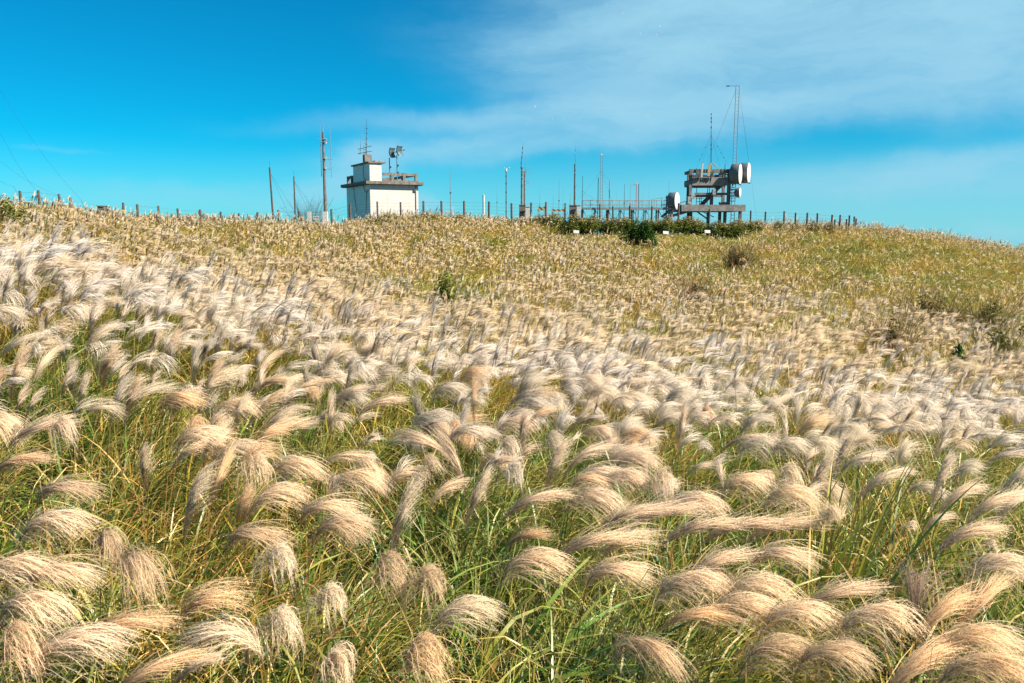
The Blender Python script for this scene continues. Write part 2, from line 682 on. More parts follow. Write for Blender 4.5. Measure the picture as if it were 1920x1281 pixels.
def strands(base, d0, bend, k, L, seg, pw=1.0):
    N = len(base)
    pos = np.zeros((N, seg + 1, 3))
    dirs = np.zeros((N, seg + 1, 3))
    pos[:, 0] = base
    dirs[:, 0] = d0
    for j in range(seg):
        s = (j + 0.5) / seg
        w = np.clip(k * s ** pw, 0, 1)[:, None]
        d = nrm(d0 * (1 - w) + bend * w)
        pos[:, j + 1] = pos[:, j] + d * (L / seg)[:, None]
        dirs[:, j + 1] = d
    return pos, dirs


def ribbons(acc, rs, pos, dirs, width, col, mat=0, side=None):
    """width (N,S), col (N,S,3)"""
    N, S, _ = pos.shape
    ref = nrm(rs.normal(size=(N, 1, 3))) if side is None else side[:, None, :]
    sv = nrm(np.cross(dirs, np.broadcast_to(ref, dirs.shape)))
    a = pos - sv * width[..., None] * 0.5
    b2 = pos + sv * width[..., None] * 0.5
    v = np.stack((a, b2), 2)                       # N,S,2,3
    c = np.repeat(col[:, :, None, :], 2, 2)
    i = np.arange(N)[:, None] * (S * 2) + np.arange(S - 1)[None] * 2
    quads = np.stack((i, i + 1, i + 3, i + 2), -1)
    acc.add(v, c.reshape(-1, 3), quads=quads, mat=mat)


WIND = np.array((1.0, 0.0, 0.0))


def add_plume(acc, rs, kind, n=46, seg=7, spik=16, origin=(0, 0, 0), yaw=0.0, sc=1.0, wmul=1.0, colour=(0.80, 0.70, 0.56), mat=0, hair=0.0155):
    """a silver-grass plume: many thin racemes on a short axis, combed over by the wind (towards local +x)"""
    K = {
        #        axis0            axis1            rl    spread bend               k     L     
        'dome':   ((0.15, 0, 1),   (1.0, 0, 0.25),  .15,  .58, (0.80, 0, -0.85),  1.15, .27),
        'sweep':  ((0.55, 0, .85), (1.0, 0, 0.25),  .18,  .27, (1.0, 0, -0.22),   0.80, .25),
        'upright': ((0.08, 0, 1),  (0.35, 0, 1.0),  .19,  .26, (0.75, 0, 0.35),   0.65, .20),
        'mop':    ((0.05, 0, 1),   (0.5, 0, 0.7),   .09,  .62, (0.25, 0, -1.15),  1.45, .20),
        'fan':    ((0.30, 0, 1),   (0.8, 0, 0.8),   .11,  .50, (0.85, 0, -0.45),  0.80, .29),
    }[kind]
    a0, a1, rl, spread, bend, k, L = K
    a0, a1, bend = np.array(a0, float), np.array(a1, float), np.array(bend, float)
    bend = bend + np.array((rs.uniform(-.2, .2), rs.uniform(-.15, .15), rs.uniform(-.3, .3)))
    spread *= rs.uniform(.72, 1.25)
    rl *= rs.uniform(.8, 1.35)
    L *= rs.uniform(.88, 1.12)
    if kind in ('fan', 'mop'):
        n = int(n * 0.65)
    # axis
    m = 8
    ap = [np.zeros(3)]
    ad = []
    for j in range(m):
        d = nrm(a0 * (1 - j / (m - 1)) + a1 * j / (m - 1))
        ad.append(d)
        ap.append(ap[-1] + d * rl / m)
    ad.append(ad[-1])
    ap, ad = np.array(ap), np.array(ad)
    t = rs.uniform(0, 1, n) ** 0.8
    fi = t * m
    i = np.minimum(fi.astype(int), m - 1)
    base = ap[i] + (ap[i + 1] - ap[i]) * (fi - i)[:, None]
    tan = ad[i]
    ph = rs.uniform(0, 2 * math.pi, n)
    ref = np.cross(tan, np.array((0, 1.0, 0)))
    ref = nrm(ref)
    oth = np.cross(tan, ref)
    perp = ref * np.cos(ph)[:, None] + oth * np.sin(ph)[:, None]
    sp = spread * (0.35 + 0.9 * rs.uniform(0, 1, n)) * (1.1 - 0.5 * t)
    d0 = nrm(tan * np.cos(sp)[:, None] + perp * np.sin(sp)[:, None])
    bd = nrm(bend + rs.normal(size=(n, 3)) * (0.11, 0.17, 0.11))
    LL = L * rs.uniform(0.72, 1.1, n) * (1 - 0.28 * t)
    kk = k * rs.uniform(0.8, 1.15, n)
    pos, dirs = strands(base, d0, bd, kk, LL, seg, 0.9)
    pos = pos + np.cumsum(rs.normal(size=pos.shape) * 0.0016, 1)
    s = np.linspace(0, 1, seg + 1)
    wid = (0.0004 + 0.0015 * np.sin(np.pi * np.clip(s, 0, 1) ** 0.75) ** 0.8)[None] * rs.uniform(0.7, 1.25, n)[:, None] * wmul
    colour = np.array(colour)
    br = rs.uniform(0.9, 1.06, n)[:, None, None]
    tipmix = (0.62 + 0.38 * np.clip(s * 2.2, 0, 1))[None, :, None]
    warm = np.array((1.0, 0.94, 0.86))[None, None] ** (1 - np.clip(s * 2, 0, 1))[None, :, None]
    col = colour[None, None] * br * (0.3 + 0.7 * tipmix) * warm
    acc2 = Acc()
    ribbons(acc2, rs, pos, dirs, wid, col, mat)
    if spik:
        # silky hairs standing off every raceme make each one a soft band
        N = n * spik
        ss = np.tile((np.arange(spik) + 0.5) / spik, n) * 0.92 + 0.08 + rs.uniform(-0.02, 0.02, N)
        ss = np.clip(ss, 0.05, 0.999)
        idx = np.repeat(np.arange(n), spik)
        fj = ss * seg
        j = np.minimum(fj.astype(int), seg - 1)
        p = pos[idx, j] + (pos[idx, j + 1] - pos[idx, j]) * (fj - j)[:, None]
        d = dirs[idx, j + 1]
        o = nrm(np.cross(d, rs.normal(size=(N, 3))))
        hd = nrm(d + o * rs.uniform(0.35, 1.15, N)[:, None])
        hl = hair * rs.uniform(0.55, 1.25, N)[:, None] * (1.1 - 0.55 * ss[:, None])
        sd = nrm(np.cross(hd, rs.normal(size=(N, 3)))) * (0.00052 * wmul)
        tri = np.stack((p - sd, p + sd, p + hd * hl), 1)
        hc = (colour[None] * rs.uniform(0.94, 1.12, N)[:, None])
        acc2.add(tri, np.repeat(hc[:, None], 3, 1).reshape(-1, 3), tris=np.arange(N * 3).reshape(-1, 3), mat=mat)
    # central axis
    r = np.array(ap)[None]
    ribbons(acc2, rs, r, ad[None], np.full((1, m + 1), 0.004 * wmul), np.full((1, m + 1, 3), 0.3) * np.array((1.0, .82, .55)), mat)
    cz, sz = math.cos(yaw), math.sin(yaw)
    Rm = np.array(((cz, -sz, 0), (sz, cz, 0), (0, 0, 1)))
    V = np.concatenate(acc2.v)
    NV = nrm(nrm(V - np.median(V, axis=0) + np.array((0, 0, .04))) * 0.9 + rs.normal(size=V.shape) * .10 + np.array((0, 0, .30))) @ Rm.T
    V = V @ Rm.T * sc + np.array(origin)
    C = np.concatenate(acc2.c)
    q = np.concatenate(acc2.q)
    tt = np.concatenate(acc2.t) if acc2.t else None
    acc.add(V, C, quads=q, tris=tt, mat=mat, nv=NV)


GREENS = np.array(((0.070, 0.170, 0.022), (0.11, 0.215, 0.028), (0.19, 0.25, 0.035), (0.045, 0.145, 0.040)))
STRAWS = np.array(((0.42, 0.32, 0.10), (0.52, 0.42, 0.20), (0.36, 0.31, 0.055), (0.28, 0.17, 0.06)))


FAR_GREENS = np.array(((0.25, 0.255, 0.035), (0.36, 0.32, 0.05), (0.15, 0.19, 0.028), (0.50, 0.41, 0.09)))


def add_leaves(acc, rs, n, radius, hmin, hmax, seg, width, straw, lean=0.45, origin=(0, 0), mat=0, spread=0.55, droop=1.0, greens=None):
    """arching grass blades, pushed over towards +x"""
    a = rs.uniform(0, 2 * math.pi, n)
    rr = radius * np.sqrt(rs.uniform(0, 1, n))
    base = np.stack((origin[0] + rr * np.cos(a), origin[1] + rr * np.sin(a), np.full(n, -0.05)), 1)
    out = np.stack((np.cos(a), np.sin(a), np.zeros(n)), 1)
    sp = rs.uniform(0.05, spread, n)[:, None]
    d0 = nrm(np.array((0.0, 0, 1.0)) + out * sp + np.array((lean * 0.35, 0, 0)))
    bend = nrm(out * rs.uniform(0.3, 1.0, n)[:, None] + np.array((lean * 1.5, 0, 0)) + np.array((0, 0, -0.75)) * rs.uniform(0.3, 1.2, n)[:, None] + rs.normal(size=(n, 3)) * 0.25)
    L = rs.uniform(hmin, hmax, n)
    k = rs.uniform(0.35, 1.15, n) * droop
    pos, dirs = strands(base, d0, bend, k, L, seg, 1.5)
    s = np.linspace(0, 1, seg + 1)
    w = width * rs.uniform(0.6, 1.3, n)[:, None] * (np.clip(1.15 - s ** 2.2 * 1.12, 0.03, 1) * np.clip(0.5 + s * 2.5, 0, 1))[None]
    greens = GREENS if greens is None else greens
    g = greens[rs.integers(0, len(greens), n)]
    y = STRAWS[rs.integers(0, len(STRAWS), n)]
    isst = (rs.uniform(0, 1, n) < straw)[:, None]
    c0 = np.where(isst, y, g) * rs.uniform(0.75, 1.25, n)[:, None]
    tipdry = np.where(isst, 0.0, rs.uniform(0, 0.9, n)[:, None])[:, :, None] * (np.clip(s * 1.7 - 0.7, 0, 1) ** 1.2)[None, :, None]
    col = c0[:, None] * (1 - tipdry) + y[:, None] * tipdry
    side = nrm(rs.normal(size=(n, 3)) * 0.5 + np.array((0, 0, 1.0)))
    side = nrm(np.cross(side, out) * 0.2 + side)
    ribbons(acc, rs, pos, dirs, w, col, mat, side=side)


# ------------------------------------------------------------------ ground sheet
def ground_sheet():
    t = np.linspace(-1, 1, 241)
    xs = np.sinh(t * 5.2) / math.sinh(5.2) * 900
    ty = np.linspace(-0.72, 1, 261)
    ys = np.sinh(ty * 5.2) / math.sinh(5.2) * 1200
    X, Y = np.meshgrid(xs, ys, indexing='ij')
    Z = ground_np(X, Y)
    Z = Z + 0.05 * np.sin(X * 1.7 + np.sin(Y * 1.1)) * np.cos(Y * 1.3)
    v = np.stack((X, Y, Z), -1).reshape(-1, 3)
    ny = len(ys)
    i = np.arange(len(xs) - 1)[:, None] * ny + np.arange(ny - 1)[None]
    q = np.stack((i, i + ny, i + ny + 1, i + 1), -1).reshape(-1, 4)
    a = Acc()
    a.add(v, np.array((0.1, 0.1, 0.05)), quads=q)
    me = a.mesh('hillside', [M['soil']])
    o = bpy.data.objects.new('hillside', me)
    COL.objects.link(o)
    tag(o, 'grassy hillside rising from the viewpoint to the ridge', None, None, 'structure')


ground_sheet()


# ------------------------------------------------------------------ scatter of uncountable grass
def scatter(name, label, protos, P, ROT, S, IDX):
    """one object: every point carries a copy of one of the prototype meshes"""
    me = bpy.data.meshes.new(name)
    me.vertices.add(len(P))
    me.vertices.foreach_set('co', np.asarray(P, np.float32).ravel())
    for nm, ty, dat in (('rot', 'FLOAT_VECTOR', ROT), ('scl', 'FLOAT_VECTOR', S)):
        a = me.attributes.new(nm, ty, 'POINT')
        a.data.foreach_set('vector', np.asarray(dat, np.float32).ravel())
    a = me.attributes.new('idx', 'INT', 'POINT')
    a.data.foreach_set('value', np.asarray(IDX, np.int32))
    o = bpy.data.objects.new(name, me)
    COL.objects.link(o)
    tag(o, label, None, None, 'stuff')
    ng = bpy.data.node_groups.new(name + '_nodes', 'GeometryNodeTree')
    ng.interface.new_socket('Geometry', in_out='INPUT', socket_type='NodeSocketGeometry')
    ng.interface.new_socket('Geometry', in_out='OUTPUT', socket_type='NodeSocketGeometry')
    gi = ng.nodes.new('NodeGroupInput')
    go = ng.nodes.new('NodeGroupOutput')
    join = ng.nodes.new('GeometryNodeJoinGeometry')

    def attr(nm, ty):
        n = ng.nodes.new('GeometryNodeInputNamedAttribute')
        n.data_type = ty
        n.inputs['Name'].default_value = nm
        return n.outputs['Attribute']
    rot, scl, idx = attr('rot', 'FLOAT_VECTOR'), attr('scl', 'FLOAT_VECTOR'), attr('idx', 'INT')
    for k, pm in enumerate(protos):
        po = bpy.data.objects.new(name + '_source', pm)
        oi = ng.nodes.new('GeometryNodeObjectInfo')
        oi.inputs['Object'].default_value = po
        oi.inputs['As Instance'].default_value = False
        cmp = ng.nodes.new('FunctionNodeCompare')
        cmp.data_type = 'INT'
        cmp.operation = 'EQUAL'
        ng.links.new(idx, cmp.inputs[2])
        cmp.inputs[3].default_value = k
        ip = ng.nodes.new('GeometryNodeInstanceOnPoints')
        ng.links.new(gi.outputs[0], ip.inputs['Points'])
        ng.links.new(cmp.outputs[0], ip.inputs['Selection'])
        ng.links.new(oi.outputs['Geometry'], ip.inputs['Instance'])
        ng.links.new(rot, ip.inputs['Rotation'])
        ng.links.new(scl, ip.inputs['Scale'])
        ng.links.new(ip.outputs[0], join.inputs[0])
    ng.links.new(join.outputs[0], go.inputs[0])
    md = o.modifiers.new('scatter', 'NODES')
    md.node_group = ng
    return o


def project(X, Y, Z):
    """pixel of a world point (1920 frame)"""
    dz = Z - CZ
    depth = Y * CP - dz * SP
    return 960 + FPX * X / depth, 640.5 - FPX * (Y * SP + dz * CP) / depth


# value noise for patches
_nr = np.random.default_rng(5)
_NT = _nr.uniform(0, 1, (256, 256))


def vnoise(x, y, sc):
    x = np.asarray(x) * sc + 1000.3
    y = np.asarray(y) * sc + 1000.7
    i, j = np.floor(x).astype(int), np.floor(y).astype(int)
    a, c = x - i, y - j
    a, c = a * a * (3 - 2 * a), c * c * (3 - 2 * c)
    T = lambda p, q: _NT[p % 256, q % 256]
    return T(i, j) * (1 - a) * (1 - c) + T(i + 1, j) * a * (1 - c) + T(i, j + 1) * (1 - a) * c + T(i + 1, j + 1) * a * c


def wedge(rs, y0, y1, dens, umax=0.86):
    """points over the visible wedge of ground"""
    area = umax * (y1 ** 2 - y0 ** 2)
    n = int(area * dens)
    Y = np.sqrt(rs.uniform(y0 ** 2, y1 ** 2, n))
    X = rs.uniform(-umax, umax, n) * Y
    return X, Y


# green patches seen in the photograph (px, py, half width, half height, strength)
GREEN_SPOTS = [(840, 550, 60, 25, 1.0), (705, 525, 30, 18, .8), (500, 495, 60, 15, .4), (1385, 492, 45, 15, .9), (1500, 510, 60, 22, .7),
               (1660, 500, 80, 25, .9), (1860, 530, 90, 45, .8), (1000, 590, 30, 15, .5), (1200, 600, 60, 22, .7), (1320, 560, 60, 15, .5),
               (1060, 560, 20, 14, .5), (1720, 575, 110, 26, .8), (1560, 600, 80, 20, .6), (1450, 530, 30, 12, .6), (1700, 470, 90, 20, .5),
               (1240, 460, 120, 14, .8), (1100, 440, 80, 8, .9), (1440, 740, 40, 30, .8), (1720, 720, 50, 15, .5), (1580, 800, 60, 25, .6), (30, 400, 30, 25, .7),
               (560, 640, 40, 35, .5), (800, 640, 60, 30, .6), (440, 560, 50, 20, .2), (1850, 600, 80, 40, .6), (700, 480, 60, 14, .4),
               (450, 430, 80, 12, .45), (860, 440, 120, 12, .45), (1560, 470, 120, 22, .5)]


def greenness(X, Y):
    Z = canopy_np(X, Y)
    px, py = project(X, Y, Z)
    g = np.zeros_like(X)
    for (a, b2, w, h, s) in GREEN_SPOTS:
        g = np.maximum(g, s * np.exp(-((px - a) / w) ** 2 - ((py - b2) / h) ** 2))
    return g


def zone_noise(X, Y):
    return 0.6 * vnoise(X, Y, 0.16) + 0.4 * vnoise(X, Y, 0.45)


def tilt_rot(X, Y, yaw, amount=0.6):
    e = 0.6
    gx = (ground_np(X + e, Y) - ground_np(X - e, Y)) / (2 * e) * amount
    gy = (ground_np(X, Y + e) - ground_np(X, Y - e)) / (2 * e) * amount
    out = np.zeros((len(X), 3))
    for i in range(len(X)):
        nv = Vector((-gx[i], -gy[i], 1)).normalized()
        q = UP.rotation_difference(nv) @ Quaternion((0, 0, 1), yaw[i])
        out[i] = q.to_euler()
    return out


CREAM = np.array((0.90, 0.745, 0.57))
SILVER = np.array((0.90, 0.83, 0.73))
OCHRE = np.array((0.76, 0.57, 0.27))
FARCREAM = np.array((0.84, 0.68, 0.43))


def mown_strip():
    rs = np.random.default_rng(14)
    protos = []
    for k in range(3):
        a = Acc()
        add_leaves(a, rs, 160, .6, .15, .42, 3, .02, .12, greens=np.array(((.20, .26, .02), (.28, .30, .03), (.12, .19, .02))))
        protos.append(a.mesh('short_grass', [M['leaf']]))
    n = 420
    Y = rs.uniform(62.6, 69, n)
    px0 = rs.uniform(1000, 1430, n)
    X = (px0 - 960) / FPX * Y
    rot = tilt_rot(X, Y, rs.uniform(-3, 3, n))
    s_ = rs.uniform(.9, 1.4, n)
    scatter('mown_grass', 'short bright yellow green grass strip in front of the hedge', protos,
            np.stack((X, Y, ground_np(X, Y)), 1), rot, np.stack((s_, s_, s_), 1), rs.integers(0, 3, n))


def near_grass():
    rs = np.random.default_rng(11)
    protos = []
    for k in range(9):
        a = Acc()
        straw = (0.12, 0.22, 0.36)[k % 3]
        add_leaves(a, rs, 32, 0.22, 0.8, 1.6, 9, 0.0185, straw, lean=(0.35, 0.6, 0.25)[k // 3])
        add_leaves(a, rs, 9, 0.2, 1.2, 1.75, 10, 0.0065, 0.85, lean=.7, droop=1.25)
        protos.append(a.mesh('grass_clump', [M['leaf']]))
    cx, cyy = wedge(rs, 2.3, 13.5, 2.5)
    X = np.concatenate([cx + rs.normal(0, .17, len(cx)) for _ in range(5)])
    Y = np.concatenate([cyy + rs.normal(0, .17, len(cx)) for _ in range(5)])
    X2, Y2 = wedge(rs, 2.3, 13.5, 1.6)
    X, Y = np.concatenate((X, X2)), np.concatenate((Y, Y2))
    thin = vnoise(X + 40, Y, 1.1)
    k_ = rs.uniform(0, 1, len(X)) < np.clip((thin - .15) * 3.0, .36, 1)
    X, Y = X[k_], Y[k_]
    n = len(X)
    yaw = rs.normal(0, 0.7, n)
    s = rs.uniform(0.8, 1.12, n)
    z = ground_np(X, Y)
    rot = np.stack((rs.normal(0, .06, n), rs.normal(0, .06, n), yaw), 1)
    scatter('grass', 'long arching green and straw grass blades covering the near slope', protos,
            np.stack((X, Y, z), 1), rot, np.stack((s, s, s * rs.uniform(0.7, 1.1, n)), 1), rs.integers(0, 9, n))


def mid_grass():
    rs = np.random.default_rng(12)
    protos = []
    kinds = ('sweep', 'upright', 'fan', 'fan', 'sweep', 'upright')
    for k in range(10):
        a = Acc()
        cen = rs.uniform(-.55, .55, (3, 2))
        np_ = (13, 12, 11, 12, 11, 10, 7, 6, 2, 1)[k]
        for q in range(np_):
            kd = kinds[rs.integers(0, 6)]
            o = cen[rs.integers(0, len(cen))] + rs.normal(0, .16, 2)
            h = rs.uniform(1.0, 1.35)
            t = rs.uniform(0, 1)
            c = (CREAM * (1 - t) + FARCREAM * t) * .95 if k % 2 else SILVER * (1.04 - .12 * t)
            add_plume(a, rs, kd, 40, 5, 0, (o[0] + .2, o[1], h), rs.normal(0, .55), rs.uniform(.8, 1.6), 2.0, c, 0)
            p = np.array([[(o[0], o[1], 0), (o[0] + .07, o[1], h * .6), (o[0] + .2, o[1], h)]], float)
            d = nrm(np.diff(p, axis=1))
            d = np.concatenate((d, d[:, -1:]), 1)
            ribbons(a, rs, p, d, np.full((1, 3), .006), np.tile(np.array((0.28, 0.22, 0.09)), (1, 3, 1)), 1)
        add_leaves(a, rs, 120, 0.75, 0.8, 1.6, 5, 0.014, (0.4, 0.5, 0.35, 0.55, 0.45, 0.5, 0.35, 0.3, 0.2, 0.25)[k] * .7, mat=1, greens=FAR_GREENS if k < 8 else GREENS)
        for q in cen:
            add_leaves(a, rs, 30, 0.2, 1.0, 1.6, 5, 0.014, .3, mat=1, origin=q, greens=FAR_GREENS if k < 8 else GREENS)
        protos.append(a.mesh('silver_grass_patch', [M['plume'], M['leaf']]))
    X, Y = wedge(rs, 10.3, 42, 2.0)
    k_ = rs.uniform(0, 1, len(X)) < np.minimum(np.clip((42 - Y) / 18, 0, 1), np.interp(Y, (15, 20), (1.0, .78)))
    X, Y = X[k_], Y[k_]
    n = len(X)
    g = greenness(X, Y) * 1.0 + 1.1 * (zone_noise(X, Y) - 0.5)
    idx = np.where(g > 0.50, rs.integers(8, 10, n), np.where(g > 0.20, rs.integers(6, 8, n), np.where(rs.uniform(0, 1, n) < np.clip((17 - Y) / 6, .04, .70), 0, 1) + 2 * rs.integers(0, 3, n)))
    yaw = rs.normal(0, 0.45, n)
    s = rs.uniform(0.85, 1.2, n)
    rot = tilt_rot(X, Y, yaw)
    scatter('silver_grass_slope', 'pale silver grass plumes massed over the middle of the slope', protos,
            np.stack((X, Y, ground_np(X, Y)), 1), rot, np.stack((s, s, s * rs.uniform(0.85, 1.1, n)), 1), idx)


def far_grass():
    rs = np.random.default_rng(13)
    protos = []
    kinds = ('sweep', 'upright', 'dome', 'upright')
    for k in range(12):
        a = Acc()
        cen = rs.uniform(-1.05, 1.05, (6, 2))
        np_ = (26, 28, 24, 26, 20, 21, 12, 11, 10, 4, 3, 3)[k]
        for q in range(np_):
            kd = kinds[rs.integers(0, 4)]
            o = cen[rs.integers(0, len(cen))] + rs.normal(0, .24, 2)
            h = rs.uniform(.8, 1.22)
            t = rs.uniform(0, 1)
            c = (FARCREAM * (1 - t) + (OCHRE if rs.uniform() < .6 else SILVER) * t)
            add_plume(a, rs, kd, 14, 3, 0, (o[0], o[1], h), rs.normal(0, .5), rs.uniform(.9, 1.45), 7.0, c, 0)
        st = (0.45, 0.5, 0.55, 0.4, 0.6, 0.6, 0.4, 0.35, 0.5, 0.2, 0.15, 0.25)[k]
        for q in cen:
            add_leaves(a, rs, 30, 0.28, 1.0, 1.6, 4, 0.028, .35, mat=1, origin=q, greens=FAR_GREENS)
        add_leaves(a, rs, 130, 1.3, 0.6, 1.2, 4, 0.026, st * .8, mat=1, greens=FAR_GREENS if k < 9 else np.concatenate((FAR_GREENS[:3], GREENS)))
        protos.append(a.mesh('silver_grass_field', [M['plume'], M['leaf']]))
    X, Y = wedge(rs, 21, 90, 0.66, 0.84)
    k_ = rs.uniform(0, 1, len(X)) < np.clip((Y - 21) / 14, 0, 1)
    X, Y = X[k_], Y[k_]
    g = greenness(X, Y) + 1.35 * (zone_noise(X, Y) - 0.5)
    px, py = project(X, Y, canopy_np(X, Y))
    g = g + np.clip((px - 1250) / 1600, 0, 0.22)
    # the mown strip and the compound behind the hedge stay free of tall grass
    keep = ~((px > 1010) & (px < 1420) & (Y > 62.5)) & ~((px > 380) & (px < 1420) & (Y > 71.5))
    X, Y, g = X[keep], Y[keep], g[keep]
    n = len(X)
    idx = np.where(g > 0.40, rs.integers(9, 12, n), np.where(g > 0.04, rs.integers(6, 9, n), rs.integers(0, 6, n)))
    yaw = rs.normal(0, 0.6, n)
    s = rs.uniform(0.85, 1.2, n)
    rot = tilt_rot(X, Y, yaw)
    scatter('silver_grass_field', 'cream and ochre silver grass covering the far hillside up to the ridge', protos,
            np.stack((X, Y, ground_np(X, Y)), 1), rot, np.stack((s, s, s * rs.uniform(0.8, 1.12, n)), 1), idx)


mown_strip()
near_grass()
mid_grass()
far_grass()

# ------------------------------------------------------------------ compound on the ridge
YB = 74.0


def zat(px, py, Y):
    return at(px, py, Y).z


def pole_line(px, y_top, Y, py_base=400, lean=0.0):
    """foot on the ground and top point of an upright pole"""
    p = at(px, py_base, Y)
    top = at(px, y_top, Y)
    foot = Vector((p.x - lean, Y, ground(p.x, Y) - 0.1))
    return foot, Vector((p.x, Y, top.z))


def block_house():
    c0 = at(693.5, 345, YB)                       # front left corner at slab height
    ph = R(28)
    f = Vector((math.cos(ph), math.sin(ph), 0))   # along the front face
    l = Vector((-math.sin(ph), math.cos(ph), 0))  # back along the left face
    W, D = 4.7, 7.4
    zs = c0.z
    gz = ground(c0.x, YB) - 0.3
    base = Vector((c0.x, c0.y, gz))
    root = thing('block_house', 'small white tiled block house with an overhanging brown roof slab and a stair tower', 'building', base)
    o = Vector((c0.x, c0.y, 0))

    def pt(a, b2, z):
        return o + f * a + l * b2 + UP * z

    def bx(mb, a0, a1, b0, b1, z0, z1):
        mb.box8([pt(a0, b0, z0), pt(a1, b0, z0), pt(a1, b1, z0), pt(a0, b1, z0), pt(a0, b0, z1), pt(a1, b0, z1), pt(a1, b1, z1), pt(a0, b1, z1)])
    mb = MB(); bx(mb, 0, W, 0, D, gz, zs); wall = mb.build('wall', M['tiles'], root)
    # orient tile texture along the walls
    mb = MB(); bx(mb, -.48, W + .42, -.42, D + .4, zs + .003, zs + .26)
    bx(mb, -.40, W + .34, -.34, D + .32, zs - .05, zs + .002)
    mb.build('roof_slab', M['concrete_dark'], root)
    # parapet: posts and rails
    zt = zs + .26
    for (a, b2) in ((W - .14, .14), (W - 1.35, .14), (W - 2.5, .14), (.16, D - .2), (W - .14, D * .5), (W - .14, D - .2), (.16, D - 1.5), (W * .5, D - .2)):
        mb = MB(); bx(mb, a - .13, a + .13, b2 - .13, b2 + .13, zt + .002, zt + .82); mb.build('parapet_post', M['concrete_dark'], root)
    mb = MB(); bx(mb, 1.3, W - .28, .04, .24, zt + .56, zt + .80); mb.build('parapet_rail', M['concrete_dark'], root)
    mb = MB(); bx(mb, W - .24, W - .04, .28, D - .34, zt + .56, zt + .80); mb.build('parapet_rail', M['concrete_dark'], root)
    mb = MB(); bx(mb, .06, .26, D - 2.2, D - .34, zt + .56, zt + .80); mb.build('parapet_rail', M['concrete_dark'], root)
    mb = MB(); bx(mb, .3, W - .28, D - .30, D - .10, zt + .56, zt + .80); mb.build('parapet_rail', M['concrete_dark'], root)
    # low kerb between posts
    mb = MB(); bx(mb, 1.3, W - .28, .06, .22, zt + .002, zt + .16); mb.build('parapet_kerb', M['concrete_dark'], root)
    # stair tower
    tw, td, th = 1.15, 5.1, 1.62
    mb = MB(); bx(mb, 0.02, tw, 0.02, td, zt + .002, zt + th); tower = mb.build('stair_tower', M['tiles'], root)
    mb = MB(); bx(mb, -.14, tw + .36, -.12, td + .2, zt + th + .002, zt + th + .13); mb.build('tower_roof', M['concrete_dark'], tower)
    mb = MB(); bx(mb, .62, tw + .22, .3, 1.5, zt + th + .135, zt + th + .26); mb.build('roof_hatch', M['concrete'], tower)
    mb = MB()
    cx, cyy = .02, .9
    bx(mb, cx - .25, cx + .42, cyy - .3, cyy + .3, zt + th + .133, zt + th + .80)
    mb.build('chimney', M['concrete_dark'], tower)
    # water stained downpipe, junction box, cables
    mb = MB(); mb.tube(pt(W - .26, -.06, gz), pt(W - .26, -.06, zs - .06), .045, n=8); mb.build('downpipe', M['grey_panel'], root)
    mb = MB(); bx(mb, W - .50, W - .28, -.12, -.003, zs - .62, zs - .42); mb.build('junction_box', M['dark_steel'], root)
    for r_, pts in ((.022, [(-.02, 1.9, zs - .05), (-.03, 1.5, zs - .55), (-.03, .95, zs - .78), (-.03, .7, zs - .5), (-.03, .35, zs - .56)]),
                    (.018, [(-.03, .96, zs - .80), (-.03, 1.1, zs - 1.4), (-.03, 1.25, zs - 2.6)]),
                    (.018, [(-.03, 5.0, zs - .05), (-.03, 4.8, zs - .9), (-.03, 4.2, zs - 2.4)]),
                    (.022, [(-.03, 1.75, zt + th), (-.03, 1.8, zt + .7), (-.03, 1.5, zt + .25), (-.03, .9, zt + .05)])):
        mb = MB(); mb.path([pt(*q) for q in pts], r_); mb.build('cable', M['cable'], root)

    # aerials on the chimney
    top = zt + th + .80
    bp = pt(.1, .9, top)
    a = thing('aerial_array', 'aerial array with two crossed yagi booms on the chimney of the white block house', 'antenna', bp)
    mb = MB()
    t1 = Vector((at(687, 300, bp.y).x, bp.y, top)); t1b = at(687.3, 224, bp.y)
    mb.tube(t1, t1b, .035, .012, 6)
    for q in (.3, .45, .6, .75):
        mb.tube(t1.lerp(t1b, q) + Vector((-.06, 0, 0)), t1.lerp(t1b, q) + Vector((.09, 0, 0)), .03, n=6)
    mb.build('whip_mast', M['dark_steel'], a)
    mb = MB(); mb.tube(at(675, 290, bp.y), at(679.5, 233, bp.y), .035, .015, 6); mb.build('whip_mast', M['steel'], a)
    mb = MB()
    for px in (681.3, 685.2):
        p = at(px, 257, bp.y); mb.tube(Vector((p.x, p.y, top - .02)), p, .02, n=5)
    for py in (257, 263, 269, 275, 281, 287, 293):
        mb.tube(at(681.3, py, bp.y), at(685.2, py, bp.y), .014, n=5)
    mb.build('ladder_frame', M['steel'], a)
    for (x0, y0, x1, y1) in ((672, 280, 696, 274), (671, 288.5, 696.5, 283.5)):
        mb = MB(); mb.tube(at(x0, y0, bp.y - .08), at(x1, y1, bp.y - .08), .024, n=5)
        for q in (0.0, .25, .5, .75, 1.0):
            p = at(x0 + (x1 - x0) * q, y0 + (y1 - y0) * q, bp.y - .08)
            mb.tube(p - Vector((0, .35, 0)), p + Vector((0, .35, 0)), .012, n=4)
        mb.build('yagi_boom', M['dark_steel'], a)

    # two grid reflectors on the roof
    first = True
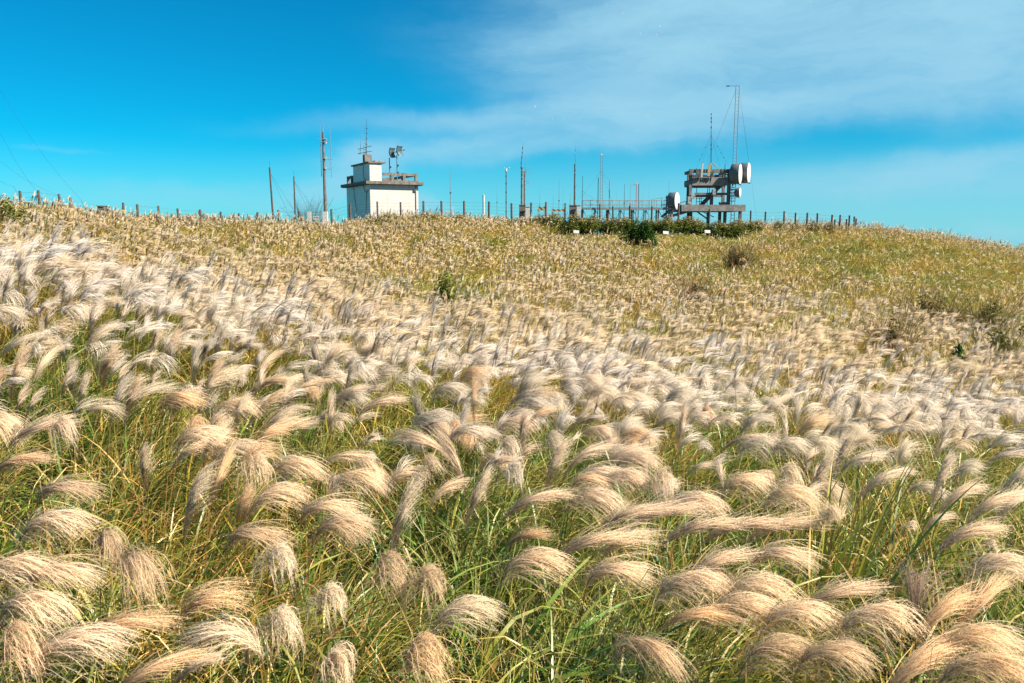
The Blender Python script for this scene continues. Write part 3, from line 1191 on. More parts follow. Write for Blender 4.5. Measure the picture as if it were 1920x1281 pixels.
    for (px, ptop, pdish, w, label) in ((731, 296, 287, 1.0, 'left grid reflector on a thin pole above the roof of the white block house'),
                                        (745, 291, 283.5, .85, 'taller right grid reflector on a thin pole above the roof of the white block house')):
        yy = YB + 2.2
        foot = at(px, 340, yy); foot.z = zt
        g = thing('grid_antenna', label, 'antenna', foot, 'grid reflectors on the block house roof')
        mb = MB(); tp = at(px, ptop, yy); tp.x = foot.x
        mb.tube(foot, tp, .05, .045, 8); mb.build('pole', M['grid_blue'], g)
        # parabolic panel, opening to the right and a little towards us
        ax = Vector((.90, -.38, .08)).normalized()
        u = Vector((.38, .90, 0)).normalized(); w_ = ax.cross(u).normalized()
        cc = at(px, pdish, yy); cc.x = foot.x + .02
        mb = MB(); vs = []; nn = 9
        hh, ww = .90, .40
        for i in range(nn):
            for j in range(nn):
                a_, b_ = (i / (nn - 1) - .5) * 2, (j / (nn - 1) - .5) * 2
                vs.append(cc + w_ * (a_ * hh * .5 * (1 - .06 * b_ * b_)) + u * (b_ * ww) + ax * (.26 * (a_ * a_ * .6 + b_ * b_)))
        for i in range(nn):
            for j in range(nn - 1):
                mb.tube(vs[i * nn + j], vs[i * nn + j + 1], .016, n=4, caps=False)
        for j in range(0, nn):
            for i in range(nn - 1):
                mb.tube(vs[i * nn + j], vs[(i + 1) * nn + j], .024, n=4, caps=False)
        mb.add([v + ax * -.01 for v in vs], [(i * nn + j, i * nn + j + 1, (i + 1) * nn + j + 1, (i + 1) * nn + j) for i in range(nn - 1) for j in range(nn - 1)])
        mb.build('reflector', M['grid_blue'], g)
        mb = MB(); mb.tube(cc, cc + ax * .75, .02, n=5); mb.tube(cc + ax * .70, cc + ax * .82, .05, n=6); mb.build('feed_arm', M['dark_steel'], g)
        for zq in (.35, .62):
            q = foot.lerp(tp, zq); mb = MB()
            mb.box(q + Vector((.07, -.04, 0)), (1, 0, 0), (0, 1, 0), UP, .20, .12, .16)
            mb.build('clamp', M['dark_steel'], g)


block_house()


def guys(mb, top, feet, r=.006):
    for p in feet:
        mb.tube(top, p, r, n=4, caps=False)


def tall_pole():
    Y = 66.5
    foot, top = pole_line(610.3, 248, Y, 397)
    r = thing('antenna_pole', 'tall thick concrete pole with three whip antennas on side brackets and a white footing', 'pole', foot)
    mb = MB(); mb.tube(foot, top, .155, .085, 12); mb.build('pole', M['concrete_pole'], r)
    mb = MB(); fx = at(610, 397, Y).x
    zt = zat(610, 397, Y)
    mb.box8([(fx - .24, Y - .24, foot.z), (fx + .24, Y - .24, foot.z), (fx + .24, Y + .24, foot.z), (fx - .24, Y + .24, foot.z),
             (fx - .17, Y - .17, zt), (fx + .17, Y - .17, zt), (fx + .17, Y + .17, zt), (fx - .17, Y + .17, zt)])
    mb.build('footing', M['white_paint'], r)
    for (px, y0, y1) in ((603, 331, 232), (606.4, 262, 224), (621.8, 333, 233)):
        mb = MB(); a, b2 = at(px, y0, Y), at(px, y1, Y); b2.x = a.x + .01
        mb.tube(a, a.lerp(b2, .6), .032, .03, 6); mb.tube(a.lerp(b2, .6), b2, .02, .008, 6)
        mb.build('whip_antenna', M['steel'], r)
    for (x0, y0, x1, y1) in ((596, 261, 615, 261.5), (602, 266.5, 611, 266.5), (602.5, 297, 623, 299), (608, 317, 622, 317), (616, 299, 621.5, 313)):
        mb = MB(); mb.tube(at(x0, y0, Y - .12), at(x1, y1, Y - .12), .024, n=5); mb.build('bracket', M['steel'], r)
    for py in (262, 268, 297, 316):
        p = at(610, py, Y); mb = MB(); mb.tube(p - UP * .06, p + UP * .06, .13, n=12); mb.build('clamp', M['grey_panel'], r)


tall_pole()


def wood_poles():
    for (xb, xt, yt, Y, rad, lab) in ((513, 505.5, 314, 66, .085, 'dark wooden pole leaning to the left beside the fence'),
                                      (553.5, 551, 331, 67.5, .07, 'thin dark wooden pole standing in front of the bare shrub')):
        p = at(xb, 405, Y); foot = Vector((p.x, Y, ground(p.x, Y) - .1)); top = at(xt, yt, Y)
        r = thing('wooden_pole', lab, 'pole', foot, 'dark wooden poles')
        mb = MB(); mb.tube(foot, top, rad, rad * .75, 9); mb.build('pole', M['wood'], r)
        mb = MB()
        for dx in (1.6, 2.4):
            q = Vector((top.x + dx * 1.3, Y + .4, ground(top.x + dx, Y)))
            mb.tube(foot.lerp(top, .93), q, .007, n=4)
        mb.build('guy_wire', M['cable'], r)
        mb = MB(); mb.tube(top, top + UP * .5, .01, n=4); mb.build('spike', M['dark_steel'], r)


wood_poles()


def sign_gate():
    Y = 66.2
    p = at(590, 412, Y); g = ground(p.x, Y)
    r = thing('gate', 'low wire gate beside the tall pole footing, with a small white notice', 'gate', Vector((p.x, Y, g)))
    x0, x1 = at(580, 400, Y).x, at(604, 400, Y).x
    zt, zb = zat(580, 396.5, Y), g
    mb = MB(); mb.box((x0, Y, (zt + zb) / 2), (1, 0, 0), (0, 1, 0), UP, .30, .22, zt - zb); mb.build('post', M['white_paint'], r)
    mb = MB()
    for z in (zt - .05, zt - .95):
        mb.tube((x0 + .15, Y, z), (x1, Y, z), .025, n=6)
    mb.tube((x1, Y, zt), (x1, Y, zb), .025, n=6); mb.tube((x0 + .2, Y, zt), (x0 + .2, Y, zb), .02, n=6)
    mb.build('gate_frame', M['steel'], r)
    mb = MB()
    k = 0
    x = x0 + .26
    while x < x1 - .05:
        mb.tube((x, Y, zt - .06), (x, Y, zt - .94), .008, n=4); x += .09
    mb.build('bars', M['steel'], r)
    c = at(593, 410, Y)
    mb = MB(); mb.box((c.x, Y - .05, zt - .52), (1, 0, 0), (0, 1, 0), UP, .46, .02, .28); n = mb.build('notice', M['white_paint'], r)
    mb = MB()
    for i in range(4):
        mb.box((c.x - .15 + i * .10, Y - .065, zt - .50), (1, 0, 0), (0, 1, 0), UP, .06, .006, .10)
    mb.build('lettering', M['letter'], n)


sign_gate()


def fence():
    posts = [(38, 358, 48), (72, 357, 47.5), (111, 364, 48), (134, 371, 48.5), (202, 386, 51), (230, 380, 52), (257, 383, 53), (296, 386, 54), (334, 391, 55), (376, 393, 56),
             (414, 397, 58), (449, 400, 59.5), (483, 398, 61), (522, 394, 63), (560, 396, 64), (621, 392, 65.5), (656.5, 383, 65.5), (707.4, 378, 66), (751, 379, 66.5),
             (793.4, 377, 67), (828, 377, 67.2), (870, 377, 67.4), (916, 378, 67.6), (960, 381, 67.8), (995, 380, 68.5), (1024, 379, 69), (1060, 381, 69.5), (1126, 383, 70),
             (1150, 387, 70.3), (1182, 386, 70.6), (1222, 387, 71), (1273, 381, 71.5), (1330, 392, 71.8), (1408.5, 395, 71.5), (1435.6, 397, 71.5), (1471.5, 396, 71.5), (1492, 399, 71.8),
             (1514, 399, 72), (1534, 400, 72.2), (1560, 403, 72.5), (1575.5, 403, 73), (1593.5, 404, 73.5)]
    p0 = at(posts[20][0], 400, posts[20][2])
    r = thing('fence', 'long line of weathered wooden posts strung with thin wire along the ridge', 'fence', Vector((p0.x, p0.y, ground(p0.x, p0.y))))
    tops = []
    for (px, py, Y) in posts:
        p = at(px, py, Y)
        g = ground(p.x, Y)
        mb = MB(); rr = .085 * rnd.uniform(.88, 1.12)
        lean = Vector((rnd.uniform(-.05, .05), rnd.uniform(-.04, .04), 0))
        mb.tube(Vector((p.x, Y, g - .2)) + lean * .1, p + lean, rr, rr * .95, 8)
        mb.build('post', M['post_wood'], r)
        tops.append(p + lean)
    for k in range(4):
        mb = MB()
        for a, b2 in zip(tops[:-1], tops[1:]):
            mb.tube(a - UP * (.12 + .28 * k), b2 - UP * (.12 + .28 * k), .007, n=3, caps=False)
        mb.build('wire', M['steel'], r)
    back = [(1565.5, 412, 75), (1587.5, 411, 71.5), (1602, 406, 74.5), (1605.5, 410, 75.5)]
    p0 = at(1590, 415, 74)
    r2 = thing('fence', 'four short dark posts bunched at the right end of the ridge fence', 'fence', Vector((p0.x, p0.y, ground(p0.x, p0.y))))
    for (px, py, Y) in back:
        p = at(px, py, Y); g = ground(p.x, Y)
        mb = MB(); mb.tube((p.x, Y, g - .2), p, .085, .08, 8); mb.build('post', M['post_wood'], r2)


fence()


def box_with_lid(name, label, cat, px0, px1, ptop, Y, mat, lid=True, depth=.6):
    a, b2 = at(px0, ptop, Y), at(px1, ptop, Y)
    g = ground((a.x + b2.x) / 2, Y) - .1
    r = thing(name, label, cat, Vector(((a.x + b2.x) / 2, Y, g)))
    w = b2.x - a.x
    mb = MB(); mb.box(((a.x + b2.x) / 2, Y, (g + a.z - .05) / 2), (1, 0, 0), (0, 1, 0), UP, w, depth, a.z - .05 - g); mb.build('body', mat, r)
    mb = MB(); mb.box(((a.x + b2.x) / 2, Y, a.z - .022), (1, 0, 0), (0, 1, 0), UP, w + .08, depth + .08, .05); mb.build('lid', mat, r)
    return r


box_with_lid('utility_box', 'dark grey utility box beside the fence at the left end of the ridge', 'box', 186.5, 199.5, 386, 51.5, M['concrete_pole'])
box_with_lid('concrete_plinth', 'grey concrete plinth at the foot of the twin antenna poles', 'plinth', 973.5, 985, 384.5, 72, M['concrete_pole'])
box_with_lid('equipment_cabinet', 'white equipment cabinet beside the foot of the twin antenna poles', 'cabinet', 985.6, 993, 387, 71.2, M['white_paint'])
box_with_lid('concrete_plinth', 'grey concrete plinth at the foot of the single tapering antenna pole', 'plinth', 1068, 1080, 385, 72, M['concrete_pole'])
box_with_lid('equipment_cabinet', 'white equipment cabinet beside the foot of the single tapering antenna pole', 'cabinet', 1081, 1088, 384.5, 71.2, M['white_paint'])


def hazard_boards():
    for (x0, x1, yt, yb, lab) in ((1008, 1022, 388, 394.5, 'short black and yellow striped barrier board left of the fence post'),
                                  (1034, 1059, 392.5, 396.5, 'long black and yellow striped barrier board low behind the hedge')):
        Y = 71
        a, b2 = at(x0, yt, Y), at(x1, yb, Y)
        g = ground(a.x, Y)
        r = thing('barrier_board', lab, 'barrier', Vector(((a.x + b2.x) / 2, Y, g)), 'striped barrier boards')
        mb = MB(); mb.box(((a.x + b2.x) / 2, Y, (a.z + b2.z) / 2), (1, 0, 0), (0, 1, 0), UP, b2.x - a.x, .06, a.z - b2.z); mb.build('board', M['striped'], r)
        for x in (a.x + .06, b2.x - .06):
            mb = MB(); mb.tube((x, Y + .06, g - .1), (x, Y + .06, a.z + .1), .03, n=6); mb.build('leg', M['steel'], r)


hazard_boards()


def yagi(mb, c, d, ln, n, el):
    c, d = Vector(c), Vector(d).normalized()
    mb.tube(c - d * ln / 2, c + d * ln / 2, .014, n=4)
    for i in range(n):
        p = c + d * (ln * (i / (n - 1) - .5))
        mb.tube(p - UP * el / 2, p + UP * el / 2, .01, n=4)


def antenna_poles():
    # twin concrete poles
    Y = 72
    f1, t1 = pole_line(978.2, 313, Y); f2, t2 = pole_line(983.3, 321.5, Y + .3)
    r = thing('twin_antenna_pole', 'pair of grey concrete poles side by side with a leaning whip antenna on top', 'pole', f1)
    mb = MB(); mb.tube(f1, t1, .10, .075, 10); mb.build('pole', M['concrete_pole'], r)
    mb = MB(); mb.tube(f2, t2, .085, .065, 10); mb.build('pole', M['concrete_pole'], r)
    mb = MB(); a = at(976.5, 316, Y - .1); b2 = at(981, 267, Y - .1); mb.tube(a, a.lerp(b2, .55), .03, .022, 6); mb.tube(a.lerp(b2, .55), b2, .016, .005, 5)
    for q in (.2, .42, .6, .78):
        p = a.lerp(b2, q); mb.tube(p - UP * .1, p + UP * .1, .04, n=6)
    mb.build('whip_antenna', M['dark_steel'], r)
    mb = MB(); mb.tube(at(986, 330, Y), at(986, 291, Y), .022, .008, 6); mb.build('whip_antenna', M['steel'], r)
    mb = MB(); yagi(mb, at(989, 320.5, Y), (1, .2, 0), .62, 4, .35); mb.build('yagi', M['steel'], r)
    mb = MB(); yagi(mb, at(989, 341, Y), (.3, 1, 0), .9, 5, .35); mb.build('yagi', M['steel'], r)
    mb = MB()
    for py in (314, 321, 326, 333):
        mb.tube(at(975.5, py, Y - .1), at(985.5, py, Y - .1), .02, n=5)
    mb.build('bracket', M['steel'], r)
    # single tapering pole
    f, t = pole_line(1077.2, 307, Y)
    r = thing('antenna_pole', 'single tapering concrete pole with a long whip antenna rising from its top', 'pole', f)
    mb = MB(); mb.tube(f, t, .115, .07, 10); mb.build('pole', M['concrete_pole'], r)
    mb = MB(); a = at(1078.6, 318, Y - .1); b2 = at(1079.4, 264.5, Y - .1); mb.tube(a, a.lerp(b2, .5), .03, .022, 6); mb.tube(a.lerp(b2, .5), b2, .016, .005, 5)
    for q in (.35, .5, .68):
        p = a.lerp(b2, q); mb.tube(p - UP * .1, p + UP * .1, .036, n=6)
    mb.build('whip_antenna', M['steel'], r)
    mb = MB(); yagi(mb, at(1083.5, 318, Y), (1, .3, 0), .6, 4, .3); mb.build('yagi', M['steel'], r)
    mb = MB(); yagi(mb, at(1081.5, 347.5, Y), (1, .2, 0), .4, 3, .25); mb.build('yagi', M['steel'], r)
    mb = MB()
    for py in (308, 318, 326):
        mb.tube(at(1073.5, py, Y - .1), at(1080.5, py, Y - .1), .022, n=5)
    mb.build('bracket', M['steel'], r)
    # pole with a small weather head
    f, t = pole_line(949, 321, 71)
    r = thing('weather_mast', 'thin pole topped by a small white forked weather instrument', 'mast', f)
    mb = MB(); mb.tube(f, t, .045, .035, 8)
    for q in (.35, .5, .66, .8, .92):
        p = f.lerp(t, q); mb.tube(p - UP * .07, p + UP * .07, .06, n=7)
    mb.build('pole', M['dark_steel'], r)
    mb = MB(); mb.tube(t, t + UP * .22, .09, .07, 8); mb.tube(t + UP * .1, t + Vector((.26, 0, .28)), .022, n=5); mb.tube(t + UP * .12, t + Vector((-.16, 0, .30)), .022, n=5)
    mb.lathe(t + Vector((.26, 0, .24)), UP, [(0, .001), (.02, .05), (.08, .05), (.1, .001)], 8)
    mb.build('instrument', M['white_paint'], r)
    # white post
    f, t = pole_line(907, 366, 70)
    r = thing('white_post', 'short white pipe standing by the fence left of the weather mast', 'post', f)
    mb = MB(); mb.tube(f, t - UP * .04, .095, n=10); mb.build('pipe', M['white_paint'], r)
    mb = MB(); mb.lathe(t - UP * .04, UP, [(0, .11), (.04, .11), (.06, .06), (.065, .001)], 10); mb.build('cap', M['white_paint'], r)
    # guyed double lattice mast
    f, t = pole_line(1127, 291, 74)
    r = thing('guyed_mast', 'narrow guyed mast with two uprights and rungs behind the striped barriers', 'mast', f)
    for dx in (-.1, .1):
        mb = MB(); mb.tube(f + Vector((dx, 0, 0)), t + Vector((dx, 0, 0)), .028, .022, 6); mb.build('upright', M['steel'], r)
    mb = MB(); z = f.z + .3
    while z < t.z:
        mb.tube((f.x - .1, 74, z), (f.x + .1, 74, z), .014, n=4); z += .3
    mb.build('rungs', M['steel'], r)
    mb = MB(); mb.tube(t, t + Vector((.12, 0, .06)), .05, n=6); mb.tube(t + Vector((-.1, 0, 0)), t + Vector((-.1, 0, .12)), .04, n=6); mb.build('lamp', M['white_paint'], r)
    mb = MB(); p0 = at(1122, 333, 74); mb.tube((p0.x, 74.1, f.z), (p0.x, 74.1, p0.z), .04, .03, 7); mb.build('side_pipe', M['dark_steel'], r)
    mb = MB(); tp = at(1127.5, 320, 74); guys(mb, tp, [at(1089, 372, 75), at(1144, 340, 75), at(1150, 386, 73)]); mb.build('guy_wire', M['cable'], r)
    # thin masts
    thin = [(845, 318, 67.6, .035, 'steel', 'tall thin bare rod right of the white block house'),
            (932, 345, 72, .022, 'steel', 'thin short rod between the white pipe and the weather mast'),
            (1012, 352, 76, .018, 'steel', 'faint rod just right of the twin poles'),
            (1048, 337, 75, .03, 'steel', 'plain blue grey rod left of the single tapering pole'),
            (1037, 366, 75, .014, 'dark_steel', 'tiny rod left of the plain blue grey rod'),
            (1055.5, 350, 76, .014, 'steel', 'faint rod right of the plain blue grey rod'),
            (1069, 362, 73, .03, 'steel', 'short stubby rod beside the concrete plinth of the tapering pole'),
            (1110, 366, 75, .012, 'steel', 'very thin rod left of the guyed mast'),
            (1170, 345, 75, .03, 'dark_steel', 'dark rod with a band above the walkway'),
            (1181, 348, 75, .026, 'steel', 'pale rod next to the forked rod above the walkway'),
            (1155, 356, 76, .010, 'steel', 'faint wire thin rod above the left part of the walkway'),
            (1204.5, 350, 76, .010, 'steel', 'faint wire thin rod right of the forked rod'),
            (1216, 343, 76, .009, 'steel', 'faintest rod near the right part of the walkway'),
            (1253, 336, 75.5, .014, 'dark_steel', 'thin whip rising beside the low drum dish')]
    for (px, py, Y, rad, mt, lab) in thin:
        f, t = pole_line(px, py, Y)
        r = thing('thin_mast', lab, 'mast', f, 'thin antenna rods')
        mb = MB(); mid = f.lerp(t, .62); mb.tube(f, mid, rad * 1.15, rad, 6); mb.tube(mid, t, rad * .8, rad * .35, 6); mb.build('rod', M[mt], r)
        mb = MB(); mb.tube(mid - UP * .06, mid + UP * .06, rad * 1.9, n=7); mb.build('collar', M['dark_steel'], r)
    # guyed thin mast
    f, t = pole_line(1091.5, 330, 75)
    r = thing('thin_mast', 'thin rod with slanting guy wires right of the tapering pole', 'mast', f, 'thin antenna rods')
    mb = MB(); mb.tube(f, t, .035, .018, 6); mb.build('rod', M['dark_steel'], r)
    mb = MB(); guys(mb, f.lerp(t, .75), [at(1084, 374, 75), at(1118, 376, 75), at(1108, 388, 75)]); mb.build('guy_wire', M['cable'], r)
    # red and white banded rod
    f, t = pole_line(1142, 338, 74.5)
    r = thing('thin_mast', 'rod banded in red and white right of the guyed mast', 'mast', f, 'thin antenna rods')
    for k in range(6):
        mb = MB(); mb.tube(f.lerp(t, k / 6), f.lerp(t, (k + 1) / 6 - .002), .034, n=6)
        mb.build('band', M['red_band'] if k % 2 else (M['grey_panel'] if k < 4 else M['dark_steel']), r)
    # forked pole with a horizontal arm
    f, t = pole_line(1196.5, 345, 74.5)
    r = thing('forked_mast', 'dark rod carrying a horizontal arm and a white tip above the walkway', 'mast', f)
    mb = MB(); mb.tube(f, t, .04, .03, 7); mb.build('pole', M['dark_steel'], r)
    mb = MB(); mb.tube(at(1177, 346.5, 74.5), at(1198.5, 346.5, 74.5), .018, n=5); mb.build('arm', M['steel'], r)
    mb = MB(); q = at(1193.5, 346, 74.4); mb.tube(Vector((q.x, q.y, f.z)), q, .032, .03, 6); mb.build('side_pole', M['red_band'], r)
    mb = MB(); mb.tube(q, q + UP * .3, .04, .02, 6); mb.build('tip', M['white_paint'], r)


antenna_poles()


def drum_dish(name, label, face_c, dia, ln, axis, mounts, rim=.05, group=None):
    """shrouded microwave dish: grey drum with a white face"""
    ax = Vector(axis).normalized()
    fc = Vector(face_c)
    back = fc - ax * ln
    r_ = dia / 2
    r = thing(name, label, 'dish', back - ax * .2, group)
    mb = MB(); mb.lathe(back, ax, [(-.22, .18), (-.16, r_ * .55), (0, r_), (ln - .03, r_)], 40)
    mb.build('drum', M['drum_grey'], r, True)
    mb = MB(); mb.lathe(back, ax, [(ln - .05, r_ + .022), (ln - .008, r_ + .022), (ln - .008, r_ - .01)], 40); mb.build('rim', M['grey_panel'], r)
    mb = MB(); mb.lathe(back, ax, [(ln - .022, r_ - .002), (ln + .012, r_ * .93), (ln + .035, r_ * .5), (ln + .042, .001)], 40); mb.build('face', M['dish_white'], r, True)
    if mounts:
        mb = MB()
        for (p, q, rr) in mounts(back, ax):
            mb.tube(p, q, rr, n=7)
        mb.build('mount', M['steel'], r)
    return r


def dish_tower():
    Y = 76.0
    S = Y / FPX
    z = lambda py: zat(1335, py, Y)
    X = lambda px: at(px, 370, Y).x
    ph = R(9)
    # frame corners, turned a little so that the left end stands nearer
    gz = ground(X(1335), Y) - .2
    root = thing('dish_tower', 'open concrete frame tower with a wide deck, stairs and parapet beams carrying the large dishes', 'tower', Vector((X(1335), Y, gz)))
    D = 3.6
    XL, XR = X(1291), X(1368)

    def bx(name, x0, x1, y0, y1, z0, z1, mat='concrete', p=root):
        mb = MB(); mb.box8([(x0, y0, z0), (x1, y0, z0), (x1, y1, z0), (x0, y1, z0), (x0, y0, z1), (x1, y0, z1), (x1, y1, z1), (x0, y1, z1)])
        return mb.build(name, M[mat], p)
    c = .26
    # deck
    bx('deck', X(1275), X(1393.5), Y - .9, Y + D + .9, z(396.5), z(384.5))
    zdk = z(384.5) + .004
    # front and back columns
    for (xa, xb) in ((1291, 1296.5), (1363, 1368.5)):
        bx('column', X(xa), X(xb), Y - .14, Y + .14, zdk, z(317.2), 'concrete_dark')
    for (xa, xb) in ((1303, 1308), (1372, 1377)):
        bx('column', X(xa), X(xb), Y + D - .14, Y + D + .14, zdk, z(322), 'concrete_dark')
    bx('column', X(1334.5), X(1340), Y + .5, Y + .76, zdk, z(367), 'concrete_dark')
    xl, xr = X(1296.5) + .003, X(1363) - .003
    bx('beam', xl, xr, Y - .12, Y + .12, z(324.5), z(317.5), 'concrete_dark')
    bx('beam', X(1296.0) + .003, xr, Y - .17, Y + .11, z(348), z(333.5), 'concrete')
    bx('beam', xl + .3, xr, Y - .10, Y + .10, z(366), z(361.5), 'concrete_dark')
    bx('beam', xl + 2.6, xr, Y - .10, Y + .10, z(384), z(379), 'concrete_dark')
    bx('beam', X(1308.2), X(1371.8), Y + D - .1, Y + D + .1, z(328), z(323), 'concrete_dark')
    bx('beam', X(1308.2), X(1371.8), Y + D - .1, Y + D + .1, z(349), z(338), 'concrete_dark')
    bx('beam', X(1308.2), X(1371.8), Y + D - .1, Y + D + .1, z(367), z(362), 'concrete_dark')
    for xa in (X(1296.7), X(1363.2)):
        bx('side_beam', xa, xa + .22, Y + .145, Y + D - .145, z(346), z(336), 'concrete')
        bx('side_beam', xa, xa + .22, Y + .145, Y + D - .145, z(323.5), z(318), 'concrete_dark')
    bx('floor_slab', X(1297) + .02, X(1363) - .02, Y + .125, Y + D - .125, z(348), z(346.2), 'concrete_dark')
    # legs under the deck
    for (px, dy) in ((1297, .2), (1304, 2.8), (1329.5, .1), (1361, .1), (1374, 2.6), (1390.5, .3), (1365.5, 2.9)):
        bx('leg', X(px) - .13, X(px) + .13, Y + dy - .13, Y + dy + .13, gz, z(396.5) - .003, 'concrete_pole')
    # stair inside, stringers and treads
    st = thing_part('stair', root)
    for dy in (.9, 1.7):
        mb = MB(); a = Vector((X(1321), Y + dy, z(384.5))); b2 = Vector((X(1357), Y + dy, z(346)))
        d = (b2 - a).normalized(); mb.box((a + b2) / 2, d, (0, 1, 0), d.cross(Vector((0, 1, 0))), (b2 - a).length, .07, .26); mb.build('stringer', M['concrete_dark'], st)
    for k in range(9):
        a = Vector((X(1321), Y + 1.3, z(384.5))).lerp(Vector((X(1357), Y + 1.3, z(346))), (k + .5) / 9)
        mb = MB(); mb.box(a, (1, 0, 0), (0, 1, 0), UP, .24, .72, .05); mb.build('tread', M['concrete_dark'], st)
    # stair from the deck down to the left
    st2 = thing_part('stair', root)
    for dy in (-.5, .4):
        a = Vector((X(1247), Y + dy, z(407))); b2 = Vector((X(1288), Y + dy, z(395)))
        mb = MB(); d = (b2 - a).normalized(); mb.box((a + b2) / 2 - UP * .1, d, (0, 1, 0), d.cross(Vector((0, 1, 0))), (b2 - a).length, .08, .22); mb.build('stringer', M['concrete_dark'], st2)
        mb = MB(); mb.tube(a + UP * .9, b2 + UP * .9, .025, n=6)
        for q in (0, .33, .66, 1):
            p = a.lerp(b2, q); mb.tube(p, p + UP * .9, .02, n=5)
        mb.build('handrail', M['rust'], st2)
    # brace under the deck
    mb = MB(); a = Vector((X(1311), Y + .6, z(397))); b2 = Vector((X(1331), Y + .6, z(411))); mb.tube(a, b2, .07, n=6); mb.tube(a + Vector((.5, 0, 0)), b2 + Vector((.6, 0, .2)), .04, n=6); mb.build('brace', M['steel'], root)
    # railings, pipes and cable runs
    mb = MB()
    for py in (328, 331):
        mb.tube(Vector((xl, Y + .3, z(py))), Vector((xr, Y + .3, z(py))), .02, n=5)
    for px in (1301, 1309, 1318, 1331, 1342, 1352):
        mb.tube(Vector((X(px), Y + .3, z(334))), Vector((X(px), Y + .3, z(325))), .018, n=5)
    mb.build('railing', M['rust'], root)
    mb = MB()
    for px, y0, y1 in ((1307, 349, 384), (1327.5, 349, 384), (1331, 349, 366), (1316, 362, 384), (1345, 335, 362), (1313, 366, 384)):
        mb.tube(Vector((X(px), Y + .25, z(y1))), Vector((X(px), Y + .25, z(y0))), .03, n=6)
    mb.tube(Vector((X(1307), Y + .25, z(372))), Vector((X(1321), Y + .25, z(372))), .025, n=6)
    mb.tube(Vector((X(1308), Y + .25, z(378))), Vector((X(1328), Y + .25, z(378))), .025, n=6)
    mb.build('conduit', M['rust'], root)
    mb = MB()
    for px in (1312, 1319, 1324, 1330):
        x = X(px); mb.path([Vector((x, Y - .19, z(334))), Vector((x + .06, Y - .2, z(338))), Vector((x - .05, Y - .19, z(343)))], .02)
    mb.path([Vector((X(1363), Y - .2, z(322))), Vector((X(1361), Y - .2, z(330))), Vector((X(1358), Y - .2, z(336)))], .02)
    for k in range(6):
        y0 = 350 + k * 5
        mb.path([Vector((X(1366), Y - .2, z(y0))), Vector((X(1370), Y - .3, z(y0 + 3))), Vector((X(1375), Y - .3, z(y0 + 1)))], .02)
    mb.build('cable', M['cable'], root)

    # cabinets hung on the frame
    for (x0, x1, y0, y1, lab) in ((1293, 1301, 365, 373, 'pale cabinet fixed to the left column of the concrete tower'),
                                  (1287.5, 1293, 369, 383, 'grey cabinet standing on the deck outside the left column'),
                                  (1333, 1339, 355, 366, 'light grey cabinet mounted on the middle of the tower above the stair')):
        mid = Vector(((X(x0) + X(x1)) / 2, Y - .36, z(y1)))
        r = thing('cabinet', lab, 'cabinet', mid, 'cabinets on the concrete tower')
        w, h = X(x1) - X(x0), z(y0) - z(y1)
        mb = MB(); mb.box(mid + UP * h / 2, (1, 0, 0), (0, 1, 0), UP, w, .36, h); mb.build('body', M['grey_panel'], r)
        mb = MB(); mb.box(mid + UP * h / 2 - Vector((0, .195, 0)), (1, 0, 0), (0, 1, 0), UP, w * .86, .03, h * .9); d = mb.build('door', M['grey_panel'], r)
        mb = MB(); mb.box(mid + UP * h / 2 + Vector((w * .3, -.22, 0)), (1, 0, 0), (0, 1, 0), UP, .03, .03, .1); mb.build('handle', M['dark_steel'], d)
        mb = MB(); mb.tube(mid + Vector((0, .17, h * .5)), mid + Vector((0, .95, h * .5)), .04, n=6); mb.build('bracket', M['steel'], r)
    # panel antennas on the parapet
    for (px, yt, yb, w, mt, tilt, lab) in ((1303.5, 318, 334, .18, 'concrete_pole', .0, 'dark panel antenna at the left end of the tower parapet'),
                                           (1308, 320, 334, .16, 'concrete_pole', .05, 'dim panel antenna second from the left on the tower parapet'),
                                           (1312.5, 307.5, 333, .17, 'white_paint', .05, 'white panel antenna on the tower parapet'),
                                           (1325, 307, 331, .24, 'tan_panel', .1, 'tan panel antenna leaning on the tower parapet'),
                                           (1331.5, 322, 333, .16, 'concrete_pole', .1, 'short dark panel antenna right of the tan one')):
        b2, t = Vector((X(px), Y - .34, z(yb))), Vector((X(px) + tilt * 1.2, Y - .40, z(yt)))
        r = thing('panel_antenna', lab, 'antenna', b2, 'panel antennas on the tower parapet')
        d = (t - b2).normalized()
        mb = MB(); mb.box((b2 + t) / 2, Vector((0, 1, 0)).cross(d), (0, 1, 0), d, w, .12, (t - b2).length); mb.build('panel', M[mt], r)
        mb = MB(); q = (b2 + t) / 2 + Vector((0, .13, 0)); mb.tube(Vector((b2.x, Y - .2, z(338))), Vector((t.x, Y - .2, t.z + .12)), .03, n=6); mb.build('pole', M['steel'], r)
        mb = MB(); mb.tube((b2 + t) / 2 + Vector((0, .05, 0)), Vector(((b2.x + t.x) / 2, Y - .19, ((b2 + t) / 2).z)), .025, n=5); mb.build('bracket', M['steel'], r)
    # whip mast with tripod and guys
    b0 = Vector((X(1335.3), Y + .6, z(348))); tp = at(1333.6, 215, Y + .6)
    r = thing('whip_mast', 'slender guyed mast on a small tripod standing on top of the concrete tower', 'mast', b0)
    mb = MB(); m1 = b0.lerp(tp, .45); m2 = b0.lerp(tp, .78)
    mb.tube(b0, m1, .05, .04, 7); mb.tube(m1, m2, .034, .026, 6); mb.tube(m2, tp, .02, .012, 5)
    for q in (.52, .58, .82, .9, .95):
        p = b0.lerp(tp, q); mb.tube(p - UP * .1, p + UP * .1, .05, n=6)
    mb.build('mast', M['dark_steel'], r)
    mb = MB(); mb.tube(tp, tp + UP * .1, .07, .05, 6); mb.build('tip', M['dark_steel'], r)
    zz = z(304)
